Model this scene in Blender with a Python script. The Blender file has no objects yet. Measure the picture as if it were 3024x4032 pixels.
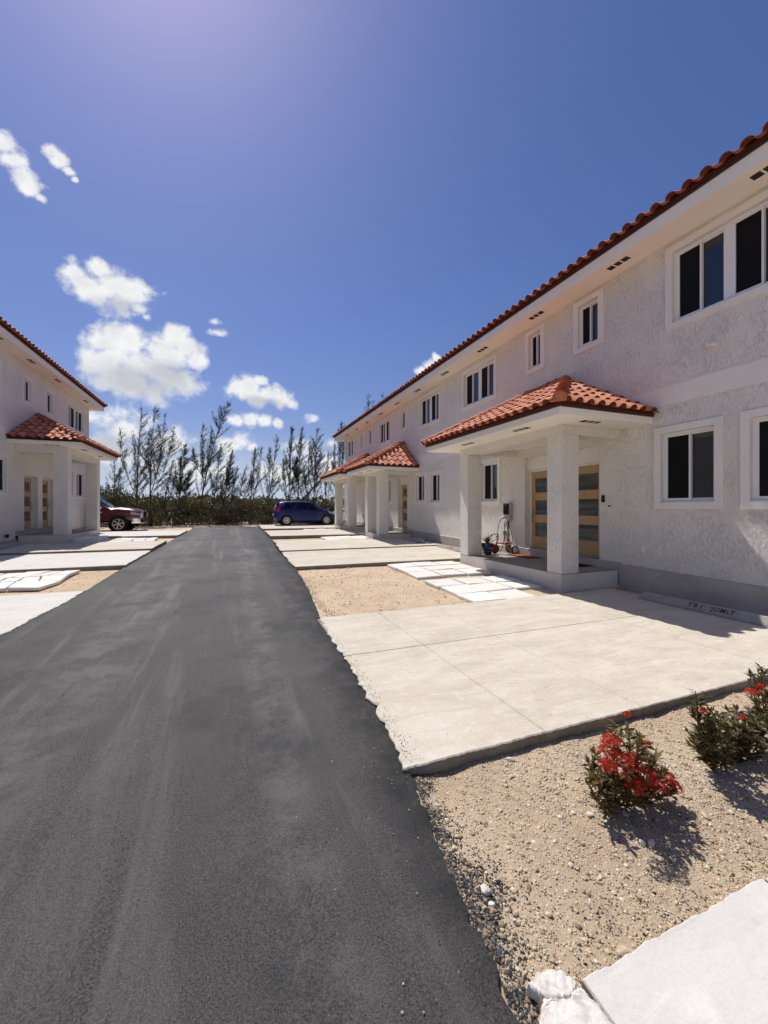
import bpy, bmesh, math, random
import numpy as np
from mathutils import Vector, Matrix
R = math.radians
random.seed(7)
rng = np.random.default_rng(11)
scene = bpy.context.scene
col = scene.collection

# ------------------------------------------------------------------ camera
CAM_YAW = 21.07
cam_d = bpy.data.cameras.new('camera')
cam = bpy.data.objects.new('camera', cam_d); col.objects.link(cam)
cam.location = (0, 0, 1.5)
cam.rotation_euler = (R(90), 0, R(-CAM_YAW))
cam_d.sensor_fit = 'HORIZONTAL'; cam_d.sensor_width = 36.0
cam_d.lens = 36.0 * 1560 / 3024
cam_d.shift_y = -14 / 3024
cam_d.clip_start = 0.05; cam_d.clip_end = 3000
scene.camera = cam

# ------------------------------------------------------------------ sun, sky, exposure
SUN = Vector((-0.43, 1.9, 3.2)).normalized()
SUN_EL = math.asin(SUN.z)
sun_d = bpy.data.lights.new('sun', 'SUN'); sun_d.energy = 4.9; sun_d.angle = R(0.53); sun_d.color = (1.0, 0.97, 0.93)
sun = bpy.data.objects.new('sun', sun_d); col.objects.link(sun)
sun.rotation_euler = SUN.to_track_quat('Z', 'Y').to_euler()
sun.location = (0, 0, 30)
scene.view_settings.view_transform = 'Standard'
scene.view_settings.look = 'None'
scene.view_settings.exposure = -0.02
scene.view_settings.gamma = 1.0
scene.view_settings.use_curve_mapping = False
SKY_STRENGTH = 0.085
scene.cycles.max_bounces = 7; scene.cycles.diffuse_bounces = 4; scene.cycles.glossy_bounces = 3; scene.cycles.transmission_bounces = 3
scene.cycles.transparent_max_bounces = 6; scene.cycles.caustics_reflective = False; scene.cycles.caustics_refractive = False
scene.cycles.use_denoising = True; scene.cycles.use_adaptive_sampling = True; scene.cycles.adaptive_threshold = 0.015

world = bpy.data.worlds.new('World'); scene.world = world; world.use_nodes = True
def build_world():
    nt = world.node_tree; N = nt.nodes; Lk = nt.links
    for n in list(N): N.remove(n)
    def val(x):
        return x
    def M(op, a, b=None, c=None, clamp=False):
        n = N.new('ShaderNodeMath'); n.operation = op; n.use_clamp = clamp
        for i, x in enumerate((a, b, c)):
            if x is None: continue
            if isinstance(x, (int, float)): n.inputs[i].default_value = x
            else: Lk.new(x, n.inputs[i])
        return n.outputs[0]
    sky = N.new('ShaderNodeTexSky'); sky.sky_type = 'NISHITA'; sky.sun_disc = False
    sky.sun_elevation = SUN_EL; sky.sun_rotation = math.atan2(SUN.x, SUN.y)
    sky.altitude = 0; sky.air_density = 1.25; sky.dust_density = 0.6; sky.ozone_density = 3.2
    tc = N.new('ShaderNodeTexCoord')
    sep = N.new('ShaderNodeSeparateXYZ'); Lk.new(tc.outputs['Generated'], sep.inputs[0])
    ay = M('MAXIMUM', M('ABSOLUTE', sep.outputs[1]), 0.06)
    u = M('DIVIDE', sep.outputs[0], ay); v = M('DIVIDE', sep.outputs[2], ay)
    cmb = N.new('ShaderNodeCombineXYZ'); Lk.new(u, cmb.inputs[0]); Lk.new(v, cmb.inputs[1])
    def noise(scale, detail, rough, dist=0.0, off=(0, 0, 0), sy=1.0):
        mp = N.new('ShaderNodeMapping'); mp.inputs['Location'].default_value = off
        mp.inputs['Scale'].default_value = (1, sy, 1)
        Lk.new(cmb.outputs[0], mp.inputs[0])
        n = N.new('ShaderNodeTexNoise'); n.noise_dimensions = '2D'; n.inputs['Scale'].default_value = scale
        n.inputs['Detail'].default_value = detail; n.inputs['Roughness'].default_value = rough
        n.inputs['Distortion'].default_value = dist
        Lk.new(mp.outputs[0], n.inputs['Vector']); return n.outputs[0]
    nb = noise(20.0, 7, 0.57, 0.0)
    nbig = noise(3.2, 3, 0.55, 0.0, (3.1, 1.7, 0))
    th = R(CAM_YAW); s, c = math.sin(th), math.cos(th)
    def uv(px, py):
        a = (px - 1512) / 1560; b = -(py - 2002) / 1560
        return (s + a * c) / (c - a * s), b / (c - a * s)
    # cumulus clouds: direction of the centre, half sizes, tilt, density
    blobs = []
    def blob(px, py, rx, ry, rot=0.0, w=1.0):
        u0, v0 = uv(px, py); k = 1.0 / 1560 * 1.02
        blobs.append((u0, v0, rx * k * 1.05, ry * k, rot, w))
    puffs = [
        # upper cumulus
        (300,1078,48),(385,1062,46),(345,1125,72),(440,1132,82),(512,1150,70),(462,1200,60),(545,1218,42),(395,1180,36),(575,1250,22),
        # large cumulus
        (398,1350,64),(460,1318,60),(520,1345,78),(420,1420,88),(540,1430,112),(650,1400,102),(700,1318,52),(735,1365,70),(775,1425,48),(640,1490,95),(520,1510,86),(440,1490,60),(722,1500,68),(600,1540,56),
        # middle cumulus
        (928,1528,40),(985,1520,50),(1030,1498,38),(1062,1550,56),(1010,1568,52),(1110,1570,46),(1150,1592,28),(960,1556,32),
        # wisps high on the left
        (12,570,48),(42,630,46),(82,690,46),(122,742,38),(160,778,22),(204,598,30),(240,628,34),(270,672,20),(296,708,12),
        # low strips
        (930,1656,30),(985,1650,38),(1040,1660,36),(1092,1668,22),(898,1752,40),(950,1735,46),(988,1762,26),
        (1690,1436,42),(1668,1470,42),(1722,1412,28),
    ]
    for (px, py, rr) in puffs: blob(px, py, rr * 1.15, rr * 1.05, 0, 1.05)
    for (px, py, rx, ry, w) in ((330,1630,120,55,.8),(480,1690,180,75,.85),(420,1770,200,90,.8),(640,1745,150,70,.8),(1190,1790,75,75,.8),(1270,1830,80,60,.75),(1312,1745,55,38,.8),(1110,1850,110,50,.75),(760,1850,300,60,.7),(850,1310,55,16,.5),(840,1265,24,14,.5),(1240,1655,40,22,.5)): blob(px, py, rx, ry, 0, w)
    F = None
    for (u0, v0, ru, rv, rot, w) in blobs:
        mp = N.new('ShaderNodeMapping'); mp.vector_type = 'TEXTURE'      # (p - centre), turned and divided by the half sizes
        mp.inputs['Location'].default_value = (u0, v0, 0); mp.inputs['Rotation'].default_value = (0, 0, rot); mp.inputs['Scale'].default_value = (ru, rv, 1)
        Lk.new(cmb.outputs[0], mp.inputs[0])
        ln = N.new('ShaderNodeVectorMath'); ln.operation = 'LENGTH'; Lk.new(mp.outputs[0], ln.inputs[0])
        f = M('MULTIPLY_ADD', ln.outputs['Value'], -w, w)
        F = f if F is None else M('SMOOTH_MAX', F, f, 0.06)
    # scattered fair-weather clouds in every other direction, seen only as thin wisps
    F = M('MAXIMUM', F, -1.0)
    front = M('GREATER_THAN', sep.outputs[1], 0.0)
    gen = M('MULTIPLY', M('SUBTRACT', nbig, 0.60), 2.2)
    gen = M('SUBTRACT', gen, M('MULTIPLY', front, 0.8))
    F = M('MAXIMUM', F, gen)
    D = M('ADD', F, M('MULTIPLY', M('SUBTRACT', nb, 0.53), 1.75))
    mr = N.new('ShaderNodeMapRange'); mr.interpolation_type = 'SMOOTHSTEP'
    Lk.new(D, mr.inputs[0]); mr.inputs[1].default_value = 0.0; mr.inputs[2].default_value = 0.72
    above = N.new('ShaderNodeMapRange'); Lk.new(v, above.inputs[0]); above.inputs[1].default_value = -0.02; above.inputs[2].default_value = 0.03
    mask = M('MULTIPLY', mr.outputs[0], above.outputs[0])
    hz = N.new('ShaderNodeMapRange'); hz.interpolation_type = 'SMOOTHSTEP'; Lk.new(sep.outputs[2], hz.inputs[0])
    hz.inputs[1].default_value = 0.19; hz.inputs[2].default_value = 0.0; hz.inputs[3].default_value = 0.0; hz.inputs[4].default_value = 0.92
    # lower, denser parts of a cloud are greyer
    n2 = noise(20.0, 3, 0.57, 0.0, (0.012, -0.022, 0))
    lit = M('SUBTRACT', nb, n2)
    sh = N.new('ShaderNodeMapRange'); Lk.new(M('ADD', M('MULTIPLY', lit, 0.9), M('MULTIPLY', D, -0.34)), sh.inputs[0])
    sh.inputs[1].default_value = -0.55; sh.inputs[2].default_value = 0.12; sh.inputs[3].default_value = 0.0; sh.inputs[4].default_value = 1.0
    SB = None
    for (px, py, rx, ry) in ((560, 1505, 210, 85), (660, 1470, 120, 60), (1025, 1585, 120, 32), (470, 1205, 95, 40), (480, 1760, 220, 60)):
        u0, v0 = uv(px, py); mp = N.new('ShaderNodeMapping'); mp.vector_type = 'TEXTURE'
        mp.inputs['Location'].default_value = (u0, v0, 0); mp.inputs['Scale'].default_value = (rx / 1530, ry / 1530, 1); Lk.new(cmb.outputs[0], mp.inputs[0])
        ln = N.new('ShaderNodeVectorMath'); ln.operation = 'LENGTH'; Lk.new(mp.outputs[0], ln.inputs[0]); f = M('SUBTRACT', 1.0, ln.outputs['Value'])
        SB = f if SB is None else M('SMOOTH_MAX', SB, f, 0.1)
    base_sh = N.new('ShaderNodeMapRange'); base_sh.interpolation_type = 'SMOOTHSTEP'; Lk.new(M('ADD', SB, M('MULTIPLY', M('SUBTRACT', nb, .5), .9)), base_sh.inputs[0])
    base_sh.inputs[1].default_value = -.05; base_sh.inputs[2].default_value = .8; base_sh.inputs[3].default_value = 1.0; base_sh.inputs[4].default_value = .25
    ccol = N.new('ShaderNodeMix'); ccol.data_type = 'RGBA'
    k = 1.0 / SKY_STRENGTH
    ccol.inputs[6].default_value = (.47 * k, .50 * k, .57 * k, 1); ccol.inputs[7].default_value = (1.0 * k, 1.0 * k, 1.0 * k, 1)
    Lk.new(M('MULTIPLY', M('MULTIPLY_ADD', sh.outputs[0], .45, .55), base_sh.outputs[0]), ccol.inputs[0])
    tint = N.new('ShaderNodeMix'); tint.data_type = 'RGBA'; tint.blend_type = 'MULTIPLY'; tint.inputs[0].default_value = 1.0
    hs = N.new('ShaderNodeHueSaturation'); hs.inputs['Saturation'].default_value = 1.16; Lk.new(sky.outputs[0], hs.inputs['Color'])
    Lk.new(hs.outputs[0], tint.inputs[6]); tint.inputs[7].default_value = (.87, .785, 1.02, 1)
    mix = N.new('ShaderNodeMix'); mix.data_type = 'RGBA'
    haze = N.new('ShaderNodeMix'); haze.data_type = 'RGBA'; haze.inputs[7].default_value = (.55 * k, .66 * k, .83 * k, 1)
    Lk.new(hz.outputs[0], haze.inputs[0]); Lk.new(tint.outputs[2], haze.inputs[6])
    Lk.new(mask, mix.inputs[0]); Lk.new(haze.outputs[2], mix.inputs[6]); Lk.new(ccol.outputs[2], mix.inputs[7])
    bg = N.new('ShaderNodeBackground'); bg.inputs[1].default_value = SKY_STRENGTH
    Lk.new(mix.outputs[2], bg.inputs[0])
    out = N.new('ShaderNodeOutputWorld'); Lk.new(bg.outputs[0], out.inputs[0])
build_world()
world.cycles.sampling_method = 'MANUAL'; world.cycles.sample_map_resolution = 512

# ------------------------------------------------------------------ helpers
def gz(y):
    """height of the lot: level beside the camera, then rising gently down the lane"""
    if y < 5: return 0.0
    if y < 20: return .0225 * (y - 5)
    return min(.3375 + .01 * (y - 20), .39)

class MB:
    def __init__(s): s.v = []; s.f = []; s.m = []; s.mi = 0
    def add(s, vs, fs):
        o = len(s.v); s.v += [tuple(p) for p in vs]
        for f in fs: s.f.append(tuple(i + o for i in f)); s.m.append(s.mi)
        return s
    def box(s, x0, x1, y0, y1, z0, z1):
        v = [(x, y, z) for z in (z0, z1) for y in (y0, y1) for x in (x0, x1)]
        return s.add(v, [(0, 2, 3, 1), (4, 5, 7, 6), (0, 1, 5, 4), (2, 6, 7, 3), (0, 4, 6, 2), (1, 3, 7, 5)])
    def hexa(s, p):  # 8 points ordered like box
        return s.add(p, [(0, 2, 3, 1), (4, 5, 7, 6), (0, 1, 5, 4), (2, 6, 7, 3), (0, 4, 6, 2), (1, 3, 7, 5)])
    def quad(s, a, b, c, d): return s.add([a, b, c, d], [(0, 1, 2, 3)])
    def poly(s, pts): return s.add(pts, [tuple(range(len(pts)))])
    def prism(s, pts, vec):
        n = len(pts); vec = Vector(vec)
        v = [Vector(p) for p in pts] + [Vector(p) + vec for p in pts]
        f = [tuple(range(n))[::-1], tuple(range(n, 2 * n))] + [(i, (i + 1) % n, n + (i + 1) % n, n + i) for i in range(n)]
        return s.add(v, f)
    def loft(s, rings, closed=True, caps=True):
        n = len(rings[0]); v = [p for r in rings for p in r]; f = []
        for k in range(len(rings) - 1):
            for i in range(n if closed else n - 1):
                j = (i + 1) % n
                f.append((k * n + i, k * n + j, (k + 1) * n + j, (k + 1) * n + i))
        if caps and closed:
            f.append(tuple(range(n))[::-1]); f.append(tuple((len(rings) - 1) * n + i for i in range(n)))
        return s.add(v, f)
    def tube(s, path, r, seg=8, caps=True):
        P = [Vector(p) for p in path]; rings = []
        rr = r if isinstance(r, (list, tuple)) else [r] * len(P)
        up = None
        for i, p in enumerate(P):
            t = (P[min(i + 1, len(P) - 1)] - P[max(i - 1, 0)])
            if t.length < 1e-9: t = Vector((0, 0, 1))
            t.normalize()
            a = Vector((0, 0, 1)) if abs(t.z) < .95 else Vector((1, 0, 0))
            if up is not None: a = up
            b = t.cross(a)
            if b.length < 1e-6: b = t.cross(Vector((1, .3, .2)))
            b.normalize(); up = b.cross(t).normalized()
            rings.append([p + (b * math.cos(k * 2 * math.pi / seg) + up * math.sin(k * 2 * math.pi / seg)) * rr[i] for k in range(seg)])
        return s.loft(rings, True, caps)
    def lathe(s, prof, center, axis='Z', seg=20, caps=True):
        c = Vector(center); rings = []
        for (r, h) in prof:
            ring = []
            for k in range(seg):
                a = k * 2 * math.pi / seg; x, y = r * math.cos(a), r * math.sin(a)
                if axis == 'Z': ring.append(c + Vector((x, y, h)))
                elif axis == 'Y': ring.append(c + Vector((x, h, y)))
                else: ring.append(c + Vector((h, x, y)))
            rings.append(ring)
        return s.loft(rings, True, caps)
    def build(s, name, mat, parent=None, smooth=False, bevel=0.0, world=True, fix=True):
        me = bpy.data.meshes.new(name)
        off = Vector((0, 0, 0))
        if parent is not None and world: off = root_loc(parent)
        vs = [(p[0] - off.x, p[1] - off.y, p[2] - off.z) for p in s.v]
        me.from_pydata(vs, [], s.f)
        mats = mat if isinstance(mat, (list, tuple)) else [mat]
        for mm in mats: me.materials.append(mm)
        if len(mats) > 1: me.polygons.foreach_set('material_index', s.m)
        if fix or bevel:
            bm = bmesh.new(); bm.from_mesh(me)
            bmesh.ops.remove_doubles(bm, verts=bm.verts, dist=1e-5)
            if bevel:
                es = [e for e in bm.edges if len(e.link_faces) == 2 and e.calc_face_angle(0) > .5]
                bmesh.ops.bevel(bm, geom=es, offset=bevel, segments=2, affect='EDGES', profile=.7)
            bmesh.ops.recalc_face_normals(bm, faces=bm.faces)
            bm.to_mesh(me); bm.free()
        if smooth:
            me.polygons.foreach_set('use_smooth', [True] * len(me.polygons))
            try: me.set_sharp_from_angle(angle=R(40))
            except Exception: pass
        o = bpy.data.objects.new(name, me); col.objects.link(o)
        if parent is not None: o.parent = parent
        return o

def root_loc(o):
    l = Vector(o.location)
    while o.parent is not None:
        o = o.parent; l = l + Vector(o.location)
    return l
def tag(o, label=None, cat=None, group=None, kind=None):
    if label: o['label'] = label
    if cat: o['category'] = cat
    if group: o['group'] = group
    if kind: o['kind'] = kind
    return o
def empty(name, loc=(0, 0, 0), rz=0.0):
    o = bpy.data.objects.new(name, None); col.objects.link(o); o.location = loc; o.rotation_euler = (0, 0, rz)
    o.empty_display_size = .2
    return o
def obj_from(name, me, parent=None, mtx=None):
    o = bpy.data.objects.new(name, me); col.objects.link(o)
    if parent is not None: o.parent = parent
    if mtx is not None: o.matrix_local = mtx
    return o
def copy_tree(o, parent=None):
    c = o.copy(); col.objects.link(c); c.parent = parent
    for ch in list(o.children): copy_tree(ch, c)
    return c
def np_mesh(name, V, Fq, mat, parent=None, colors=None, smooth=False):
    """big meshes from numpy arrays: V (n,3), Fq (m,k)"""
    me = bpy.data.meshes.new(name)
    k = Fq.shape[1]
    me.vertices.add(len(V)); me.vertices.foreach_set('co', V.astype(np.float32).ravel())
    me.loops.add(Fq.size); me.loops.foreach_set('vertex_index', Fq.astype(np.int32).ravel())
    me.polygons.add(len(Fq)); me.polygons.foreach_set('loop_start', np.arange(0, Fq.size, k, dtype=np.int32))
    me.polygons.foreach_set('loop_total', np.full(len(Fq), k, dtype=np.int32))
    me.update(calc_edges=True)
    if colors is not None:
        at = me.color_attributes.new('Col', 'FLOAT_COLOR', 'POINT')
        c4 = np.ones((len(V), 4), np.float32); c4[:, :3] = colors
        at.data.foreach_set('color', c4.ravel())
    if smooth: me.polygons.foreach_set('use_smooth', [True] * len(Fq))
    me.materials.append(mat)
    o = bpy.data.objects.new(name, me); col.objects.link(o)
    if parent is not None: o.parent = parent
    return o

# ------------------------------------------------------------------ materials
class Mat:
    def __init__(s, name, rough=.8, spec=.3, metal=0.0):
        s.m = bpy.data.materials.new(name); s.m.use_nodes = True
        s.nt = s.m.node_tree; s.N = s.nt.nodes; s.L = s.nt.links
        s.b = s.N['Principled BSDF']
        s.b.inputs['Roughness'].default_value = rough
        s.b.inputs['Specular IOR Level'].default_value = spec
        s.b.inputs['Metallic'].default_value = metal
        s.tc = s.N.new('ShaderNodeTexCoord')
    def co(s, scale=(1, 1, 1), kind='Object', loc=(0, 0, 0), rot=(0, 0, 0)):
        mp = s.N.new('ShaderNodeMapping'); mp.inputs['Scale'].default_value = scale
        mp.inputs['Location'].default_value = loc; mp.inputs['Rotation'].default_value = rot
        s.L.new(s.tc.outputs[kind], mp.inputs[0]); return mp.outputs[0]
    def geo(s, scale=(1, 1, 1), rot=(0, 0, 0)):
        g = s.N.new('ShaderNodeNewGeometry'); mp = s.N.new('ShaderNodeMapping'); mp.inputs['Scale'].default_value = scale
        mp.inputs['Rotation'].default_value = rot
        s.L.new(g.outputs['Position'], mp.inputs[0]); return mp.outputs[0]
    def noise(s, co, scale, detail=4, rough=.55, dist=0.0):
        n = s.N.new('ShaderNodeTexNoise'); n.inputs['Scale'].default_value = scale; n.inputs['Detail'].default_value = detail
        n.inputs['Roughness'].default_value = rough; n.inputs['Distortion'].default_value = dist
        s.L.new(co, n.inputs['Vector']); return n.outputs[0]
    def voro(s, co, scale, feature='F1', out=0, rnd=1.0):
        n = s.N.new('ShaderNodeTexVoronoi'); n.feature = feature; n.inputs['Scale'].default_value = scale
        n.inputs['Randomness'].default_value = rnd
        s.L.new(co, n.inputs['Vector']); return n.outputs[out]
    def ramp(s, x, stops, interp='LINEAR'):
        r = s.N.new('ShaderNodeValToRGB'); r.color_ramp.interpolation = interp
        cr = r.color_ramp
        while len(cr.elements) < len(stops): cr.elements.new(.5)
        for e, (p, c) in zip(cr.elements, stops):
            e.position = p; e.color = (*c, 1) if isinstance(c, (tuple, list)) else (c, c, c, 1)
        s.L.new(x, r.inputs[0]); return r.outputs[0]
    def rng(s, x, a, b, c=0.0, d=1.0, smooth=True):
        n = s.N.new('ShaderNodeMapRange'); n.interpolation_type = 'SMOOTHSTEP' if smooth else 'LINEAR'
        s.L.new(x, n.inputs[0])
        for i, q in enumerate((a, b, c, d)): n.inputs[i + 1].default_value = q
        return n.outputs[0]
    def mix(s, f, a, b, mode='MIX'):
        n = s.N.new('ShaderNodeMix'); n.data_type = 'RGBA'; n.blend_type = mode
        for i, x in ((0, f), (6, a), (7, b)):
            if isinstance(x, (int, float)): n.inputs[i].default_value = x if i == 0 else (x, x, x, 1)
            elif isinstance(x, (tuple, list)): n.inputs[i].default_value = (*x, 1)
            else: s.L.new(x, n.inputs[i])
        return n.outputs[2]
    def math(s, op, a, b=None):
        n = s.N.new('ShaderNodeMath'); n.operation = op
        for i, x in enumerate((a, b)):
            if x is None: continue
            if isinstance(x, (int, float)): n.inputs[i].default_value = x
            else: s.L.new(x, n.inputs[i])
        return n.outputs[0]
    def color(s, c):
        if isinstance(c, (tuple, list)): s.b.inputs['Base Color'].default_value = (*c, 1)
        else: s.L.new(c, s.b.inputs['Base Color'])
        return s
    def rough(s, x): s.L.new(x, s.b.inputs['Roughness']); return s
    def bump(s, h, strength=.5, dist=.01):
        n = s.N.new('ShaderNodeBump'); n.inputs['Strength'].default_value = strength; n.inputs['Distance'].default_value = dist
        s.L.new(h, n.inputs['Height'])
        prev = s.b.inputs['Normal'].links
        if prev: s.L.new(prev[0].from_socket, n.inputs['Normal'])
        s.L.new(n.outputs[0], s.b.inputs['Normal']); return s
    def rand(s):
        n = s.N.new('ShaderNodeObjectInfo'); return n.outputs['Random']

def simple(name, c, rough=.6, spec=.3, metal=0.0, var=.12, scale=20, coat=0.0):
    m = Mat(name, rough, spec, metal)
    n = m.noise(m.geo(), scale, 4, .6)
    m.color(m.mix(m.rng(n, .3, .7), tuple(x * (1 - var) for x in c), tuple(min(1, x * (1 + var)) for x in c)))
    if coat: m.b.inputs['Coat Weight'].default_value = coat; m.b.inputs['Coat Roughness'].default_value = .03
    return m.m

MT = {}
def mk_materials():
    # heavy skip-trowel stucco, painted white
    m = Mat('stucco', .85, .2)
    g = m.geo((1, 1, .5)); g1 = m.geo()
    a = m.noise(g, 25, 6, .68, .4); pl = m.ramp(a, [(.38, 0.0), (.50, .65), (.64, 1.0)]); pl = m.math('MULTIPLY', pl, m.rng(m.noise(g1, 2.6, 4, .6), .35, .62, .35, 1.0))
    fine = m.noise(g1, 85, 5, .7); soft = m.noise(m.geo((1, 1, .6)), 5, 4, .6)
    dirt = m.noise(m.geo((1, 1, .25)), 1.1, 5, .6)
    base = m.mix(m.rng(dirt, .35, .75), (.85, .82, .755), (.785, .755, .69))
    m.color(m.mix(m.rng(pl, 0, 1), m.mix(1.0, base, (.93, .92, .91), 'MULTIPLY'), base))
    m.bump(soft, .3, .03); m.bump(pl, .9, .0125); m.bump(fine, .4, .005); MT['stucco'] = m.m
    # finer stucco of the house across the lane
    m = Mat('stucco_fine', .85, .2)
    a = m.noise(m.geo((1, 1, .6)), 18, 6, .65, .4); pl = m.ramp(a, [(.38, 0.0), (.58, 1.0)])
    m.color(m.mix(m.rng(m.noise(m.geo(), 1.3, 4), .3, .7), (.785, .755, .70), (.725, .695, .64)))
    m.bump(pl, .55, .008); MT['stucco_fine'] = m.m
    # smooth painted render of trims, soffits, bands
    m = Mat('smooth_white', .7, .25)
    n = m.noise(m.geo((1, 1, .4)), 2.2, 5, .6)
    m.color(m.mix(m.rng(n, .3, .75), (.855, .815, .755), (.79, .75, .69)))
    m.bump(m.noise(m.geo(), 45, 4, .6), .18, .004); MT['white'] = m.m
    m = Mat('soffit_paint', .75, .2)
    n = m.noise(m.geo(), 1.3, 5, .6)
    m.color(m.mix(m.rng(n, .3, .75), (.93, .875, .79), (.88, .825, .74))); m.bump(m.noise(m.geo(), 60, 3), .12, .003); MT['soffit'] = m.m
    # plinth: greyer, shade low on the wall put into its colour; random blotches
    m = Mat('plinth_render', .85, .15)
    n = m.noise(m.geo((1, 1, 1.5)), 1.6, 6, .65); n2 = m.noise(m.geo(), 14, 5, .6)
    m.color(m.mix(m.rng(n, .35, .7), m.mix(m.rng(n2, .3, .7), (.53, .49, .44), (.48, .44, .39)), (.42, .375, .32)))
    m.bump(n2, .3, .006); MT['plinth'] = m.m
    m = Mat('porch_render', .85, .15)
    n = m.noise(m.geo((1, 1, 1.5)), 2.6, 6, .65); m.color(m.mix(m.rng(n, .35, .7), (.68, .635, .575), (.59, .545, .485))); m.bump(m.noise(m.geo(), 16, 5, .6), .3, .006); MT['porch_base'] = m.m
    # pvc frames
    MT['pvc'] = simple('window_pvc', (.84, .83, .82), .35, .5, var=.03)
    # dark glass
    m = Mat('window_glass', .02, .6); n = m.noise(m.geo(), .8, 3)
    m.color(m.mix(m.rng(n, .3, .7), (.006, .007, .009), (.012, .014, .017))); m.b.inputs['IOR'].default_value = 1.6; m.b.inputs['Coat Weight'].default_value = .2; m.b.inputs['Coat Roughness'].default_value = .01
    m.bump(m.noise(m.geo(), 1.7, 2), .02, .02); MT['glass'] = m.m
    m = Mat('insect_screen', .65, .15); w = m.noise(m.geo(), 400, 1)
    m.color(m.mix(w, (.004, .004, .004), (.010, .010, .010))); MT['screen'] = m.m
    m = Mat('frosted_glass', .14, .5); n = m.noise(m.geo((1, .3, 3)), 2.4, 3, .5, .6)
    m.color(m.mix(m.rng(n, .35, .7), (.055, .058, .056), (.13, .135, .13))); MT['frost'] = m.m
    # varnished fir doors
    m = Mat('door_wood', .45, .35)
    w = m.noise(m.geo((22, 22, 1.2)), 2.5, 6, .6, .4)
    m.color(m.ramp(w, [(.25, (.38, .22, .105)), (.5, (.50, .32, .175)), (.78, (.57, .385, .22))])); m.bump(w, .1, .002); MT['wood'] = m.m
    # terracotta
    def terra(name, cs):
        m = Mat(name, .72, .25)
        r = m.rand(); n = m.noise(m.geo(), 16, 5, .65); blot = m.noise(m.geo(), 3.2, 4, .6)
        c = m.ramp(r, [(0, cs[0]), (.5, cs[1]), (1, cs[2])])
        c = m.mix(m.rng(n, .3, .75, 0, .4), c, cs[3]); c = m.mix(m.rng(blot, .55, .8, 0, .35), c, cs[4])
        m.color(c); m.bump(n, .25, .004); return m.m
    MT['tile'] = terra('terracotta', [(.50, .17, .085), (.63, .25, .14), (.71, .335, .20), (.46, .15, .08), (.74, .42, .29)])
    MT['cap'] = terra('terracotta_cap', [(.40, .12, .06), (.48, .155, .085), (.55, .20, .115), (.32, .09, .05), (.58, .30, .22)])
    MT['edge'] = simple('eave_metal', (.045, .022, .016), .5, .4, var=.2)
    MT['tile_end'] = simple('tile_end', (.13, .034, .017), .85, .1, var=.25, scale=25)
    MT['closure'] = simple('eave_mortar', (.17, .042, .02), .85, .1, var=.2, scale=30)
    # concrete
    def conc(name, c0, c1, c2, sc=1.0, b=.35, stain=(.44, .39, .33), agg=.84):
        m = Mat(name, .88, .2)
        g = m.geo(); n = m.noise(m.geo((.9, 2.2, 1)), 1.4 * sc, 7, .66, .4); f = m.noise(g, 75, 5, .72); st = m.noise(g, .62, 6, .65, .3)
        fs = m.noise(g, 9, 5, .7)
        c = m.mix(m.rng(n, .3, .7), c0, c1)
        c = m.mix(m.rng(st, .56, .74, 0, .7), c, stain)
        c = m.mix(m.rng(fs, .5, .75, 0, .45), c, c2)
        arc = m.noise(m.geo((.7, 3.2, 1), (0, 0, .35)), 2.2, 7, .7, 1.2); c = m.mix(m.rng(arc, .52, .70, 0, .55), c, tuple(x * .80 for x in c1)); c = m.mix(m.rng(arc, .44, .30, 0, .55), c, c2)
        sp = m.voro(g, 95, 'F1', 0); c = m.mix(m.rng(sp, .05, .25, .30, 0), c, tuple(x * .45 for x in c0))
        m.color(m.mix(m.rng(f, .36, .66), m.mix(1.0, c, agg, 'MULTIPLY'), c))
        m.bump(f, b, .005); m.bump(n, .2, .02); return m.m
    MT['conc'] = conc('concrete', (.67, .60, .495), (.555, .485, .385), (.79, .735, .64), stain=(.50, .435, .345))
    MT['conc_pale'] = conc('concrete_pale', (.66, .625, .57), (.60, .565, .51), (.72, .685, .635), b=.2, stain=(.55, .51, .45), agg=.93)
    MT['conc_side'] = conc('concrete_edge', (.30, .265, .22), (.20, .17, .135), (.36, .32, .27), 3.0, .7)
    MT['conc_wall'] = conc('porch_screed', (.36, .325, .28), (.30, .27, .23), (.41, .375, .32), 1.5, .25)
    MT['stop'] = conc('wheel_stop_concrete', (.47, .43, .385), (.40, .365, .32), (.52, .48, .43), 2.0, .4)
    m = Mat('paver_cast', .8, .25)
    g = m.geo(); n = m.noise(g, 5.5, 6, .62, .5); f = m.noise(g, 40, 5, .65); r = m.rand()
    c = m.ramp(r, [(0, (.66, .63, .57)), (1, (.77, .74, .675))])
    m.color(m.mix(m.rng(n, .52, .68, 0, .5), c, (.55, .51, .45))); m.bump(n, .5, .012); m.bump(f, .3, .004); MT['paver'] = m.m
    # asphalt with pale dust tracks along the wheel lines
    m = Mat('asphalt', .82, .35)
    g = m.geo(); agd = m.noise(g, 150, 4, .85); ag2 = m.noise(g, 42, 7, .85)
    long = m.noise(m.geo((1.5, .14, 1), (0, 0, R(1))), 1.7, 7, .66, .4); blot = m.noise(g, .75, 7, .66, .5)
    c = m.mix(m.rng(agd, .36, .64), (.022, .021, .020), (.140, .133, .122))
    c = m.mix(m.rng(ag2, .55, .70, 0, .5), c, (.175, .166, .152)); c = m.mix(m.rng(ag2, .44, .30, 0, .5), c, (.022, .022, .021))
    c = m.mix(m.rng(long, .50, .72, 0, .60), c, (.20, .19, .175))
    c = m.mix(m.rng(blot, .50, .70, 0, .40), c, (.150, .142, .130))
    c = m.mix(m.rng(m.noise(g, .55, 6, .66), .48, .66, 0, .55), c, (.028, .030, .030))
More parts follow.
